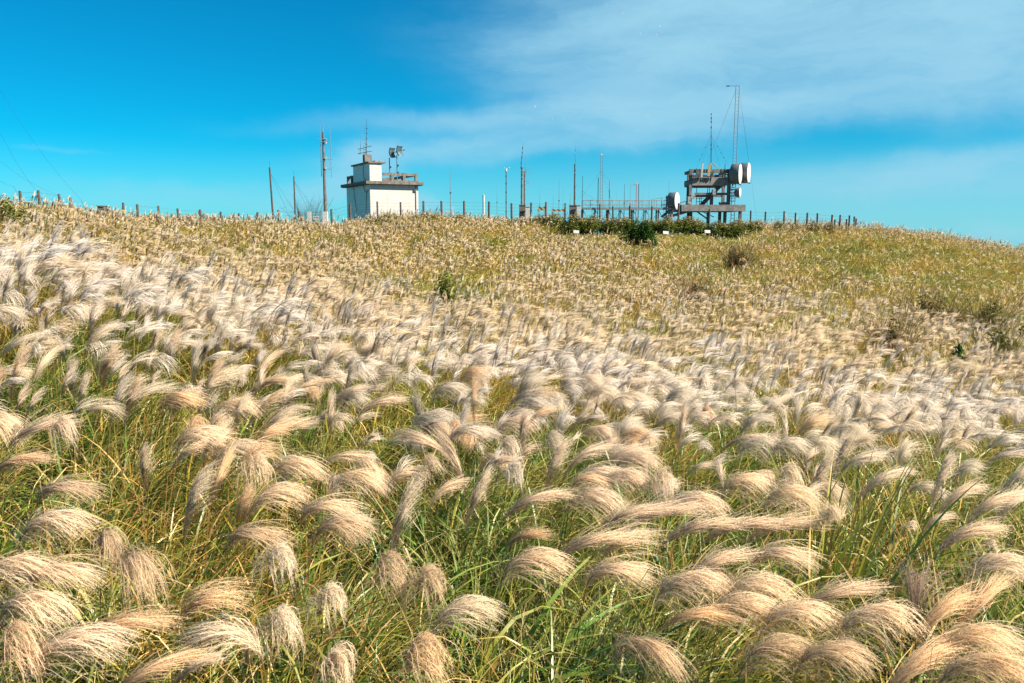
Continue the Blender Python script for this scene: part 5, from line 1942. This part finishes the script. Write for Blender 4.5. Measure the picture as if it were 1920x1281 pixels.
# centre pixel, size in pixels, kind, heading of the comb (0 = right, 180 = left), colour, label
HAND = [
    (105, 990, 120, 'dome', 10, 'cream', 'broad drooping plume at the left edge above three others, strands hanging like a comb'),
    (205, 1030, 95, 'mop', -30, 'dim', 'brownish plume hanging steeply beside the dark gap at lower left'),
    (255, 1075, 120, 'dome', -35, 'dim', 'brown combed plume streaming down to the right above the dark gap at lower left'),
    (35, 1078, 100, 'dome', 5, 'cream', 'rounded plume cut by the left edge, above the bottom corner'),
    (118, 1078, 105, 'dome', 0, 'cream', 'rounded plume second from the left edge in its row'),
    (62, 1150, 130, 'dome', 0, 'cream', 'wide domed plume over the bottom left corner'),
    (40, 1228, 110, 'mop', 0, 'gold', 'bushy plume in the very bottom left corner'),
    (150, 1220, 125, 'dome', 15, 'cream', 'plume with combed strands beside the bottom left corner'),
    (235, 1175, 150, 'sweep', 10, 'gold', 'long golden plume sweeping up to the right in the lower left'),
    (372, 935, 105, 'upright', 0, 'pale', 'tall narrow upright plume standing alone at lower left'),
    (516, 1062, 85, 'mop', -10, 'pale', 'pale mop-headed plume above the two hanging ones at lower left of centre'),
    (412, 1195, 120, 'dome', 180, 'pale', 'whitish plume streaming to the left near the bottom edge'),
    (522, 1185, 120, 'mop', -20, 'pale', 'whitish plume hanging in two tails near the bottom edge'),
    (612, 1136, 65, 'mop', 0, 'pale', 'small ragged white plume low left of centre'),
    (632, 1256, 70, 'mop', 0, 'cream', 'small plume cut by the bottom edge left of centre'),
    (400, 1125, 110, 'fan', 5, 'gold', 'thin golden plume arching over grass at lower left'),
    (305, 1255, 110, 'sweep', 15, 'gold', 'golden feathery plume at the bottom edge, left of the whitish ones'),
    (484, 1008, 95, 'dome', 0, 'dim', 'dim small plume swept right above the mop-headed one'),
    (526, 934, 80, 'dome', 10, 'cream', 'compact pinkish dome left of the big pink domes'),
    (622, 955, 130, 'dome', 5, 'cream', 'large pinkish dome with combed strands left of centre'),
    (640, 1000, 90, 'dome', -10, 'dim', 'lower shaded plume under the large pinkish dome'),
    (130, 920, 100, 'dome', 10, 'dim', 'faint drooping plume among grass at the left edge'),
    (672, 908, 85, 'dome', 5, 'cream', 'dome just right of the large pinkish dome'),
    (768, 890, 65, 'dome', 20, 'cream', 'small bent plume above the tall thin feather'),
    (762, 962, 120, 'upright', 10, 'pale', 'tall thin feather leaning right in the lower middle'),
    (845, 862, 135, 'upright', 170, 'cream', 'big cream feather fanning upward at the centre'),
    (788, 828, 100, 'sweep', 170, 'cream', 'plume blown to the left beside the big cream feather'),
    (898, 930, 95, 'upright', 5, 'pale', 'ragged pale feather right of the big cream feather'),
    (956, 848, 45, 'mop', 0, 'pale', 'small white mop in the middle above green leaves'),
    (962, 892, 52, 'mop', 0, 'silver', 'small grey silver mop over green leaves'),
    (1012, 940, 130, 'sweep', 0, 'cream', 'long plume sweeping right toward the pink mass'),
    (1045, 870, 90, 'upright', 10, 'cream', 'upright plume at the left of the pink mass'),
    (1110, 850, 100, 'sweep', 25, 'cream', 'plume rising at the top left of the pink mass'),
    (1128, 890, 105, 'dome', 5, 'cream', 'soft dome inside the pink mass, upper left'),
    (1195, 868, 110, 'dome', 10, 'cream', 'rounded pink dome at the top of the pink mass'),
    (1172, 905, 105, 'dome', 0, 'cream', 'full pink dome in the middle of the pink mass'),
    (1232, 915, 85, 'mop', 0, 'cream', 'pink plume hanging at the right of the pink mass'),
    (1122, 945, 95, 'dome', 5, 'cream', 'dome at the lower left of the pink mass'),
    (1190, 965, 150, 'sweep', -5, 'cream', 'wide soft plume spread under the pink mass'),
    (1250, 960, 110, 'sweep', -10, 'cream', 'soft plume trailing right under the pink mass'),
    (1120, 1018, 150, 'sweep', -10, 'cream', 'long cream plume streaming right below the pink mass'),
    (1180, 1010, 130, 'fan', -5, 'cream', 'fringed plume fanning right below the pink mass'),
    (1008, 1062, 105, 'dome', 10, 'cream', 'curled plume at the left end of the long stream'),
    (1165, 1075, 140, 'dome', -10, 'cream', 'plume with long hanging fringe below the stream'),
    (878, 1152, 95, 'dome', 5, 'pale', 'lone pale plume bending right in the lower middle'),
    (800, 1248, 100, 'mop', -10, 'gold', 'shaggy plume drooping at the bottom edge left of the middle'),
    (1218, 1232, 110, 'dome', -35, 'dim', 'thin brownish plume trailing down right at bottom centre'),
    (735, 1085, 80, 'mop', 0, 'dim', 'shaded brown plume half hidden in the lower middle grass'),
    (795, 1105, 80, 'mop', 0, 'dim', 'second shaded brown plume half hidden in the lower middle grass'),
    (1398, 912, 125, 'dome', 8, 'cream', 'fan-like cream plume with fine fringe right of the pink mass'),
    (1425, 838, 90, 'dome', 5, 'silver', 'left one of two silver arches above the cream fringe'),
    (1480, 840, 100, 'dome', 5, 'silver', 'right one of two silver arches above the cream fringe'),
    (1535, 838, 90, 'dome', 5, 'silver', 'flat silver arch right of the two silver arches'),
    (1585, 852, 75, 'upright', 5, 'pale', 'bright white upright tuft right of the silver arches'),
    (1542, 892, 65, 'upright', 0, 'pale', 'slim white plume left of the tall green blades'),
    (1620, 862, 75, 'sweep', 20, 'silver', 'slender greyish feather above the tall green blades'),
    (1482, 902, 90, 'mop', 0, 'pale', 'fluffy white cluster left of the tall green blades'),
    (1490, 938, 110, 'dome', 10, 'cream', 'cream plume with dark green below it, left of the tall blades'),
    (1665, 898, 105, 'sweep', 10, 'pale', 'pale feather blown right behind the tall green blades'),
    (1770, 895, 90, 'upright', 5, 'pale', 'thick white tuft right of the tall green blades'),
    (1812, 925, 110, 'sweep', 30, 'cream', 'pinkish feather slanting up at the right'),
    (1868, 945, 115, 'sweep', 30, 'cream', 'second pinkish feather slanting up near the right edge'),
    (1905, 935, 110, 'sweep', 30, 'pale', 'feather slanting up, cut by the right edge'),
    (1830, 1000, 110, 'sweep', 10, 'cream', 'soft plume under the slanting feathers at the right'),
    (1310, 945, 120, 'dome', 5, 'cream', 'cream dome just right of the pink mass'),
    (1320, 990, 140, 'sweep', -5, 'cream', 'long cream plume lying right of the pink mass'),
    (1400, 988, 140, 'sweep', -8, 'cream', 'long combed plume lying across the lower right'),
    (1475, 985, 120, 'sweep', -5, 'cream', 'plume tip blown toward the tall green blades'),
    (1472, 1045, 150, 'dome', 5, 'cream', 'biggest smooth dome, below the tall green blades'),
    (1430, 1115, 165, 'dome', 0, 'cream', 'huge shaggy pink plume below the biggest dome'),
    (1395, 1150, 130, 'dome', -5, 'cream', 'shaggy plume under the huge pink one'),
    (1305, 1105, 120, 'dome', 0, 'cream', 'bushy plume left of the huge pink one'),
    (1352, 1055, 100, 'sweep', 10, 'cream', 'plume leaning right toward the biggest dome'),
    (1580, 1115, 130, 'sweep', -5, 'cream', 'plume streaming right from the huge pink one'),
    (1500, 1165, 110, 'dome', -10, 'cream', 'pale plume with fringe below the huge pink one'),
    (1650, 1170, 125, 'dome', 5, 'cream', 'combed plume in the lower right left of the purple reed'),
    (1725, 1095, 120, 'fan', 70, 'purple', 'bare purplish reed head with stiff spread spikes at lower right'),
    (1785, 1140, 170, 'sweep', 30, 'gold', 'long orange cream feather slanting up at lower right'),
    (1845, 1120, 160, 'sweep', 25, 'gold', 'second long orange cream feather nearer the right edge'),
    (1880, 1065, 120, 'dome', 5, 'cream', 'soft plume cut by the right edge above the orange feathers'),
    (1830, 1215, 170, 'dome', 5, 'gold', 'broad fringed plume arching in the lower right corner'),
    (1740, 1240, 140, 'sweep', 20, 'gold', 'plume rising at the bottom edge left of the corner arch'),
    (1860, 1270, 130, 'dome', 5, 'gold', 'plume cut by the bottom right corner'),
    (1462, 1228, 100, 'dome', 0, 'dim', 'brownish shaded plume at the bottom edge right of centre'),
    (1565, 1240, 100, 'dome', 0, 'dim', 'second brownish shaded plume at the bottom edge right of centre'),
    (402, 712, 120, 'upright', 10, 'cream', 'big pink feather standing high on the left slope'),
    (445, 768, 62, 'dome', 10, 'cream', 'pink combed dome under the big pink feather'),
    (402, 816, 75, 'upright', 5, 'cream', 'plump pink plume left below the pink combed dome'),
    (452, 850, 90, 'dome', 5, 'pale', 'tall whitish plume rising over the pink domes at left'),
    (470, 890, 85, 'mop', 0, 'cream', 'heavy hanging plume beside the whitish one at left'),
    (560, 878, 95, 'dome', 5, 'cream', 'smooth pink dome right of the heavy hanging plume'),
    (252, 745, 90, 'upright', 0, 'cream', 'fluffy upright plume in the left middle over green leaves'),
    (206, 682, 75, 'upright', 0, 'cream', 'upright cream plume on the left slope'),
    (326, 652, 80, 'upright', 5, 'cream', 'pink plume turning right at the top of the left slope'),
    (38, 690, 115, 'upright', 0, 'cream', 'large cream plume at the left edge, halfway up'),
    (525, 715, 120, 'sweep', 12, 'cream', 'open plume fanning right on the left slope'),
    (535, 802, 100, 'sweep', 12, 'cream', 'wispy plume blown right over green leaves, left of centre'),
    (85, 800, 100, 'sweep', 20, 'cream', 'cream plume in a cluster at the left edge'),
    (120, 815, 80, 'mop', 0, 'cream', 'round tuft in a cluster at the left edge'),
    (40, 870, 110, 'sweep', 5, 'gold', 'golden plume lying right at the left edge'),
    (722, 755, 95, 'sweep', 20, 'cream', 'cream plume leaning right over the dark centre gap'),
    (898, 725, 75, 'mop', 0, 'pale', 'white drooping mop right of the dark centre gap'),
    (846, 735, 70, 'dome', 10, 'silver', 'silver arch left of the white drooping mop'),
    (818, 790, 70, 'dome', 5, 'silver', 'silver arch under the dark centre gap'),
    (885, 812, 80, 'dome', 5, 'pale', 'combed pale dome above the big cream feather'),
    (970, 800, 65, 'dome', 5, 'cream', 'combed cream dome in the middle, above the small white mop'),
    (1040, 760, 75, 'mop', 0, 'pale', 'white hanging tuft in the silver drift right of centre'),
    (1110, 715, 80, 'dome', 5, 'silver', 'silvery dome in the drift right of centre'),
]


LANDMARKS = [
    (105, 990, 'the broad drooping plume at left edge'), (255, 1075, 'the brown plume by the dark gap'), (62, 1150, 'the bottom left corner dome'),
    (372, 935, 'the lone narrow upright plume'), (516, 1062, 'the pale mop at lower left'), (522, 1185, 'the two-tailed plume at bottom'),
    (612, 1136, 'the small ragged white plume'), (622, 955, 'the large pinkish dome'), (470, 890, 'the heavy hanging plume at left'),
    (762, 962, 'the tall thin leaning feather'), (845, 862, 'the big cream feather'), (956, 848, 'the small white mop'),
    (1012, 940, 'the plume sweeping to the pink mass'), (1172, 905, 'the pink mass of plumes'), (1165, 1075, 'the plume with hanging fringe'),
    (878, 1152, 'the lone pale plume at bottom'), (1218, 1232, 'the thin brownish trailing plume'), (1398, 912, 'the fine fringed cream plume'),
    (1452, 838, 'the two silver arches'), (1585, 852, 'the bright white upright tuft'), (1550, 980, 'the tall green blades'),
    (1770, 895, 'the thick white tuft at right'), (1868, 945, 'the slanting feathers at right edge'), (1472, 1045, 'the biggest smooth dome'),
    (1430, 1125, 'the huge shaggy pink plume'), (1725, 1095, 'the purple reed head'), (1840, 1190, 'the lower right corner arch'),
    (402, 712, 'the big pink feather at left'), (252, 745, 'the fluffy upright plume at left'), (38, 690, 'the large cream plume at left edge'),
    (525, 715, 'the open plume on left slope'), (85, 800, 'the plume cluster at left edge'), (722, 755, 'the dark centre gap'),
    (898, 725, 'the white drooping mop'), (1040, 760, 'the white tuft in the silver drift'), (1110, 715, 'the silvery dome in the drift'),
    (1250, 780, 'the right end of the silver drift'), (100, 560, 'the green hollow at far left'), (300, 560, 'the crest of the left slope'),
    (520, 640, 'the green blades on left slope'), (790, 640, 'the green blades amid the slope'), (1440, 760, 'the yellow green blades at right'),
    (1700, 790, 'the plume drift at right'), (660, 620, 'the silvery crest at centre left'), (970, 680, 'the pale crest at centre'), (130, 900, 'the dim plume among grass at left'),
    (1240, 690, 'the pale slope under the reddish bush'), (1850, 790, 'the pale drift at right edge'), (200, 640, 'the upright cream plume at left'),
]


HAND_LABELS = {h[-1] for h in HAND}


def make_plume_plants():
    rs = np.random.default_rng(41)
    items = []                                   # distance, root pos, kind, variant, scale, yaw, colour, label, group
    for (px, py, S, kd, yaw, colr, lab) in HAND:
        p = hit(px, py, 0.02)
        dist = math.sqrt(p.x ** 2 + p.y ** 2 + (p.z - CZ) ** 2)
        var = int(rs.integers(0, 6))
        me, ext, cen = HERO[kd][var]
        s = min(max(S * dist / FPX / ext * 1.16, .75), 1.7)
        items.append([p, kd, var, s, R(yaw) + rs.normal(0, .12), colr, lab, None])
    # the others, scattered over the near slope
    n = 9000
    Y = np.sqrt(rs.uniform(2.9 ** 2, 12.6 ** 2, n))
    X = rs.uniform(-.80, .80, n) * Y
    area = .80 * (12.6 ** 2 - 2.9 ** 2)
    want = np.interp(Y, [3, 4.5, 5.5, 7, 8.5, 12.6], [0.7, 1.2, 2.8, 6.0, 11, 16])
    Zc = canopy_np(X, Y)
    px, py = project(X, Y, Zc)
    g = greenness(X, Y)
    clump = vnoise(X, Y, .9)
    want = want * np.clip(.5 + 1.2 * (clump - .15), .3, 1.4) * (1 - .8 * g)
    want *= np.where((px < 760) & (Y > 5.2), 1.6, 1.0)
    # the leafy hollow in the lower middle has few plumes
    want *= 1 - .75 * np.exp(-((px - 760) / 260) ** 2 - ((py - 1120) / 120) ** 2)
    want *= 1 - .7 * np.exp(-((px - 330) / 160) ** 2 - ((py - 1000) / 90) ** 2)
    keep = rs.uniform(0, 1, n) < want * area / n
    for x, y, zc, a, b2 in zip(X[keep], Y[keep], Zc[keep], px[keep], py[keep]):
        if b2 > 1250 and rs.uniform() < .5:
            continue
        left = a < 620
        silverband = 1.0 if y > 8.5 else math.exp(-((b2 - (640 + .09 * a)) / 90) ** 2)
        if left:
            kd = rs.choice(KINDS, p=(.10, .22, .44, .06, .18))
        elif a < 1300:
            kd = rs.choice(KINDS, p=(.34, .26, .12, .14, .14))
        else:
            kd = rs.choice(KINDS, p=(.26, .42, .16, .05, .11))
        if rs.uniform() < silverband * .75:
            colr = 'silver' if rs.uniform() < .6 else 'pale'
        else:
            colr = rs.choice(('cream', 'cream', 'pale', 'gold'))
        if y > 5.6 and (left or silverband > .5):
            s_hi = True
            kd = rs.choice(KINDS, p=(.10, .28, .40, .02, .20) if left else (.26, .24, .16, .08, .26))
        else:
            s_hi = False
        z = zc + rs.uniform(-.22, .16)
        s = rs.uniform(.7, 1.0) if rs.uniform() < .4 else rs.uniform(.95, 1.5)
        if s_hi:
            s = rs.uniform(1.05, 1.75)
        zone = ('left part' if a < 620 else 'middle part' if a < 1300 else 'right part')
        row = 'low on' if b2 > 900 else 'halfway up' if b2 > 720 else 'high on'
        cw = {'silver': 'silvery', 'pale': 'whitish', 'cream': 'cream', 'gold': 'golden'}[colr]
        q = min(LANDMARKS, key=lambda m_: (m_[0] - a) ** 2 + 1.4 * (m_[1] - b2) ** 2)
        dx, dy = a - q[0], b2 - q[1]
        far = math.hypot(dx, dy) > 75
        if abs(dx) > 2 * abs(dy):
            wh = 'right of' if dx > 0 else 'left of'
        elif abs(dy) > 2 * abs(dx):
            wh = 'below' if dy > 0 else 'above'
        else:
            wh = ('lower' if dy > 0 else 'upper') + (' right of' if dx > 0 else ' left of')
        sz = 'small ' if s < .85 else 'large ' if s > 1.25 else ''
        lab = '%s%s %s plume %s %s %s' % (sz, cw, WORDS[kd], 'well' if far else 'close', wh, q[2])
        grp = lab.replace(' plume ', ' plumes ', 1)
        items.append([Vector((x, y, z)), str(kd), int(rs.integers(0, 6)), s, rs.normal(.1, .6), str(colr), lab, grp])
    hand, auto = items[:len(HAND)], items[len(HAND):]
    auto.sort(key=lambda it: (it[0] - Vector((0, 0, CZ))).length / it[3])
    single = hand + auto[:300 - len(hand)]
    # where two share a description, tell them apart by distance
    same = {}
    for it in single[len(hand):]:
        same.setdefault(it[6], []).append(it)
    for lab, its in same.items():
        if len(its) == 1:
            its[0][7] = None
            continue
        its.sort(key=lambda it: it[0].length)
        names = ('nearer', 'farther') if len(its) == 2 else ('nearest', 'middle', 'farthest') if len(its) == 3 else None
        if names:
            for it, nm in zip(its, names):
                it[6] = nm + ' ' + (lab if len(lab.split()) < 16 else lab.replace('close ', '').replace('well ', ''))
                it[7] = None
    rest = auto[300 - len(hand):]
    for (p, kd, var, s, yaw, colr, lab, grp) in single:
        me, ext, cen = HERO[kd][var]
        c, sn = math.cos(yaw), math.sin(yaw)
        off = Vector((c * cen[0] - sn * cen[1], sn * cen[0] + c * cen[1], cen[2])) * s
        b = p - off                                # foot of the plume = top of the stalk
        g_ = ground(b.x - .15, b.y)
        h = max(b.z - g_ + .05, .25)
        r = thing('silver_grass_plume', lab, 'grass plume', Vector((b.x, b.y, g_)), grp or 'silver grass plumes on the near slope')
        r['kind'] = 'thing'
        r.rotation_euler = (0, 0, yaw)
        o = link('plume', me, r, (0, 0, b.z - g_))
        o.scale = (s, s, s)
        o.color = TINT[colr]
        if grp is not None or lab not in HAND_LABELS:
            o.rotation_euler = (rs.normal(0, .2), rs.normal(-.12, .26), 0)
        st = link('stalk', STALK[var % 4], r, (0, 0, b.z - g_))
        st.scale = (1, 1, h)
    protos, order = [], {}
    for kd in KINDS:
        for k in range(4):
            order[(kd, k)] = len(protos)
            a = Acc()
            # the same plume with its stalk
            add_plume(a, rs, kd, 55, 6, 24, (0, 0, 0), 0, 1.0, 1.6, CREAM * (1 - .3 * k) + SILVER * .3 * k, 0)
            t = np.linspace(0, 1, 5)
            p = np.stack((-.12 * np.sin(t * 1.57), 0 * t, -1.3 * t), 1)[None]
            d = nrm(np.diff(p, axis=1)); d = np.concatenate((d, d[:, -1:]), 1)
            ribbons(a, rs, p, d, np.full((1, 5), .007), np.tile(np.array((.30, .24, .09)), (1, 5, 1)), 1)
            protos.append(a.mesh('silver_grass', [M['plume'], M['leaf']]))
    P, ROT, S, I = [], [], [], []
    for (p, kd, var, s, yaw, colr, lab, grp) in rest:
        me, ext, cen = HERO[kd][var]
        P.append((p.x - cen[0] * s, p.y, p.z - cen[2] * s)); ROT.append((rs.normal(0, .08), rs.normal(0, .08), yaw)); S.append((s, s, s))
        v2 = 3 if colr == 'silver' else 2 if colr == 'pale' else int(rs.integers(0, 2))
        I.append(order[(kd, v2)])
    scatter('silver_grass', 'crowd of smaller silver grass plumes filling the upper near slope', protos, P, ROT, S, I)


make_plume_plants()


def tussocks():
    rs = np.random.default_rng(51)

    def tussock(px, py, n, h, w, lean, spread, straw, lab, yaw=0.0, droop=.7, green=None):
        p = hit(px, py, -.45)
        g = ground(p.x, p.y)
        a = Acc()
        add_leaves(a, rs, n, .12, h * .7, h * 1.15, 9, w, straw, lean=lean, spread=spread, droop=droop)
        me = a.mesh('grass_tussock', [M['leaf']])
        o = bpy.data.objects.new('grass_tussock', me)
        COL.objects.link(o)
        o.location = (p.x, p.y, g)
        o.rotation_euler = (0, 0, yaw)
        tag(o, lab, 'grass tuft', 'tall leafy tufts of the near slope')
    tussock(1550, 1060, 34, 1.95, .022, .40, .32, .15, 'tall tuft of bright green blades leaning right above the biggest dome', .1, .55)
    tussock(1500, 1000, 16, 1.75, .018, .42, .3, .25, 'thin stems with dark blades left of the tall green tuft', .2, .5)
    tussock(1690, 1060, 34, 1.7, .016, .8, .4, .35, 'long yellow green blades blown right in the lower right', .25, .9)
    tussock(900, 1215, 26, 1.7, .030, .95, .35, .2, 'broad yellow green leaves lying right along the bottom centre', .15, .95)
    tussock(1120, 1230, 60, 1.6, .018, .9, .5, .3, 'curtain of blades bent right at the bottom right of centre', -.1, 1.2)
    tussock(1300, 1240, 55, 1.6, .018, .9, .5, .3, 'curtain of blades bent right under the shaggy plumes', -.15, 1.2)
    tussock(1840, 1150, 44, 1.6, .016, .8, .5, .4, 'mixed green and straw blades at the right edge by the orange feathers', -.1, 1.1)
    tussock(790, 640, 40, 1.6, .02, .5, .4, .3, 'green blades rising in the middle of the slope above the dark centre gap', .1, .6)
    tussock(1440, 760, 40, 1.6, .02, .6, .4, .4, 'yellow green blades left of the right hand plume drift', .1, .7)
    tussock(520, 660, 40, 1.5, .02, .3, .4, .2, 'green blades amid silver plumes on the left slope', .1, .7)


tussocks()


def seeds():
    rs = np.random.default_rng(55)
    for (px, py, s, lab) in ((1167, 25, .8, 'tiny white drifting seed highest over the tower side of the sky'),
                             (1237, 50, 1.3, 'brightest drifting seed in the cloud, above the two close ones'),
                             (1200, 63, .9, 'tiny drifting seed left of the two close ones'),
                             (1231, 65, .6, 'upper one of two close drifting seeds'),
                             (1231.5, 70, .6, 'lower one of two close drifting seeds'),
                             (967, 132, .6, 'tiny drifting seed alone in the blue above the middle'),
                             (1003.5, 199.5, 1.4, 'large drifting seed just above the cloud streak'),
                             (1036, 223, .8, 'tiny drifting seed at the top edge of the cloud streak'),
                             (1520, 3, .7, 'tiny drifting seed at the very top of the sky')):
        Y = 8.5
        p = at(px, py, Y)
        r = thing('drifting_seed', lab, 'seed', p, 'seeds drifting in the sky')
        a = Acc()
        n = 60
        d = nrm(rs.normal(size=(n, 3)))
        sd = nrm(np.cross(d, rs.normal(size=(n, 3)))) * .0009
        L = .011 * s * rs.uniform(.6, 1.1, (n, 1))
        tri = np.stack((-sd, sd, d * L), 1)
        a.add(tri, np.array((.9, .86, .9)), tris=np.arange(n * 3).reshape(-1, 3))
        link('tuft', a.mesh('tuft', [M['plume']]), r)


seeds()
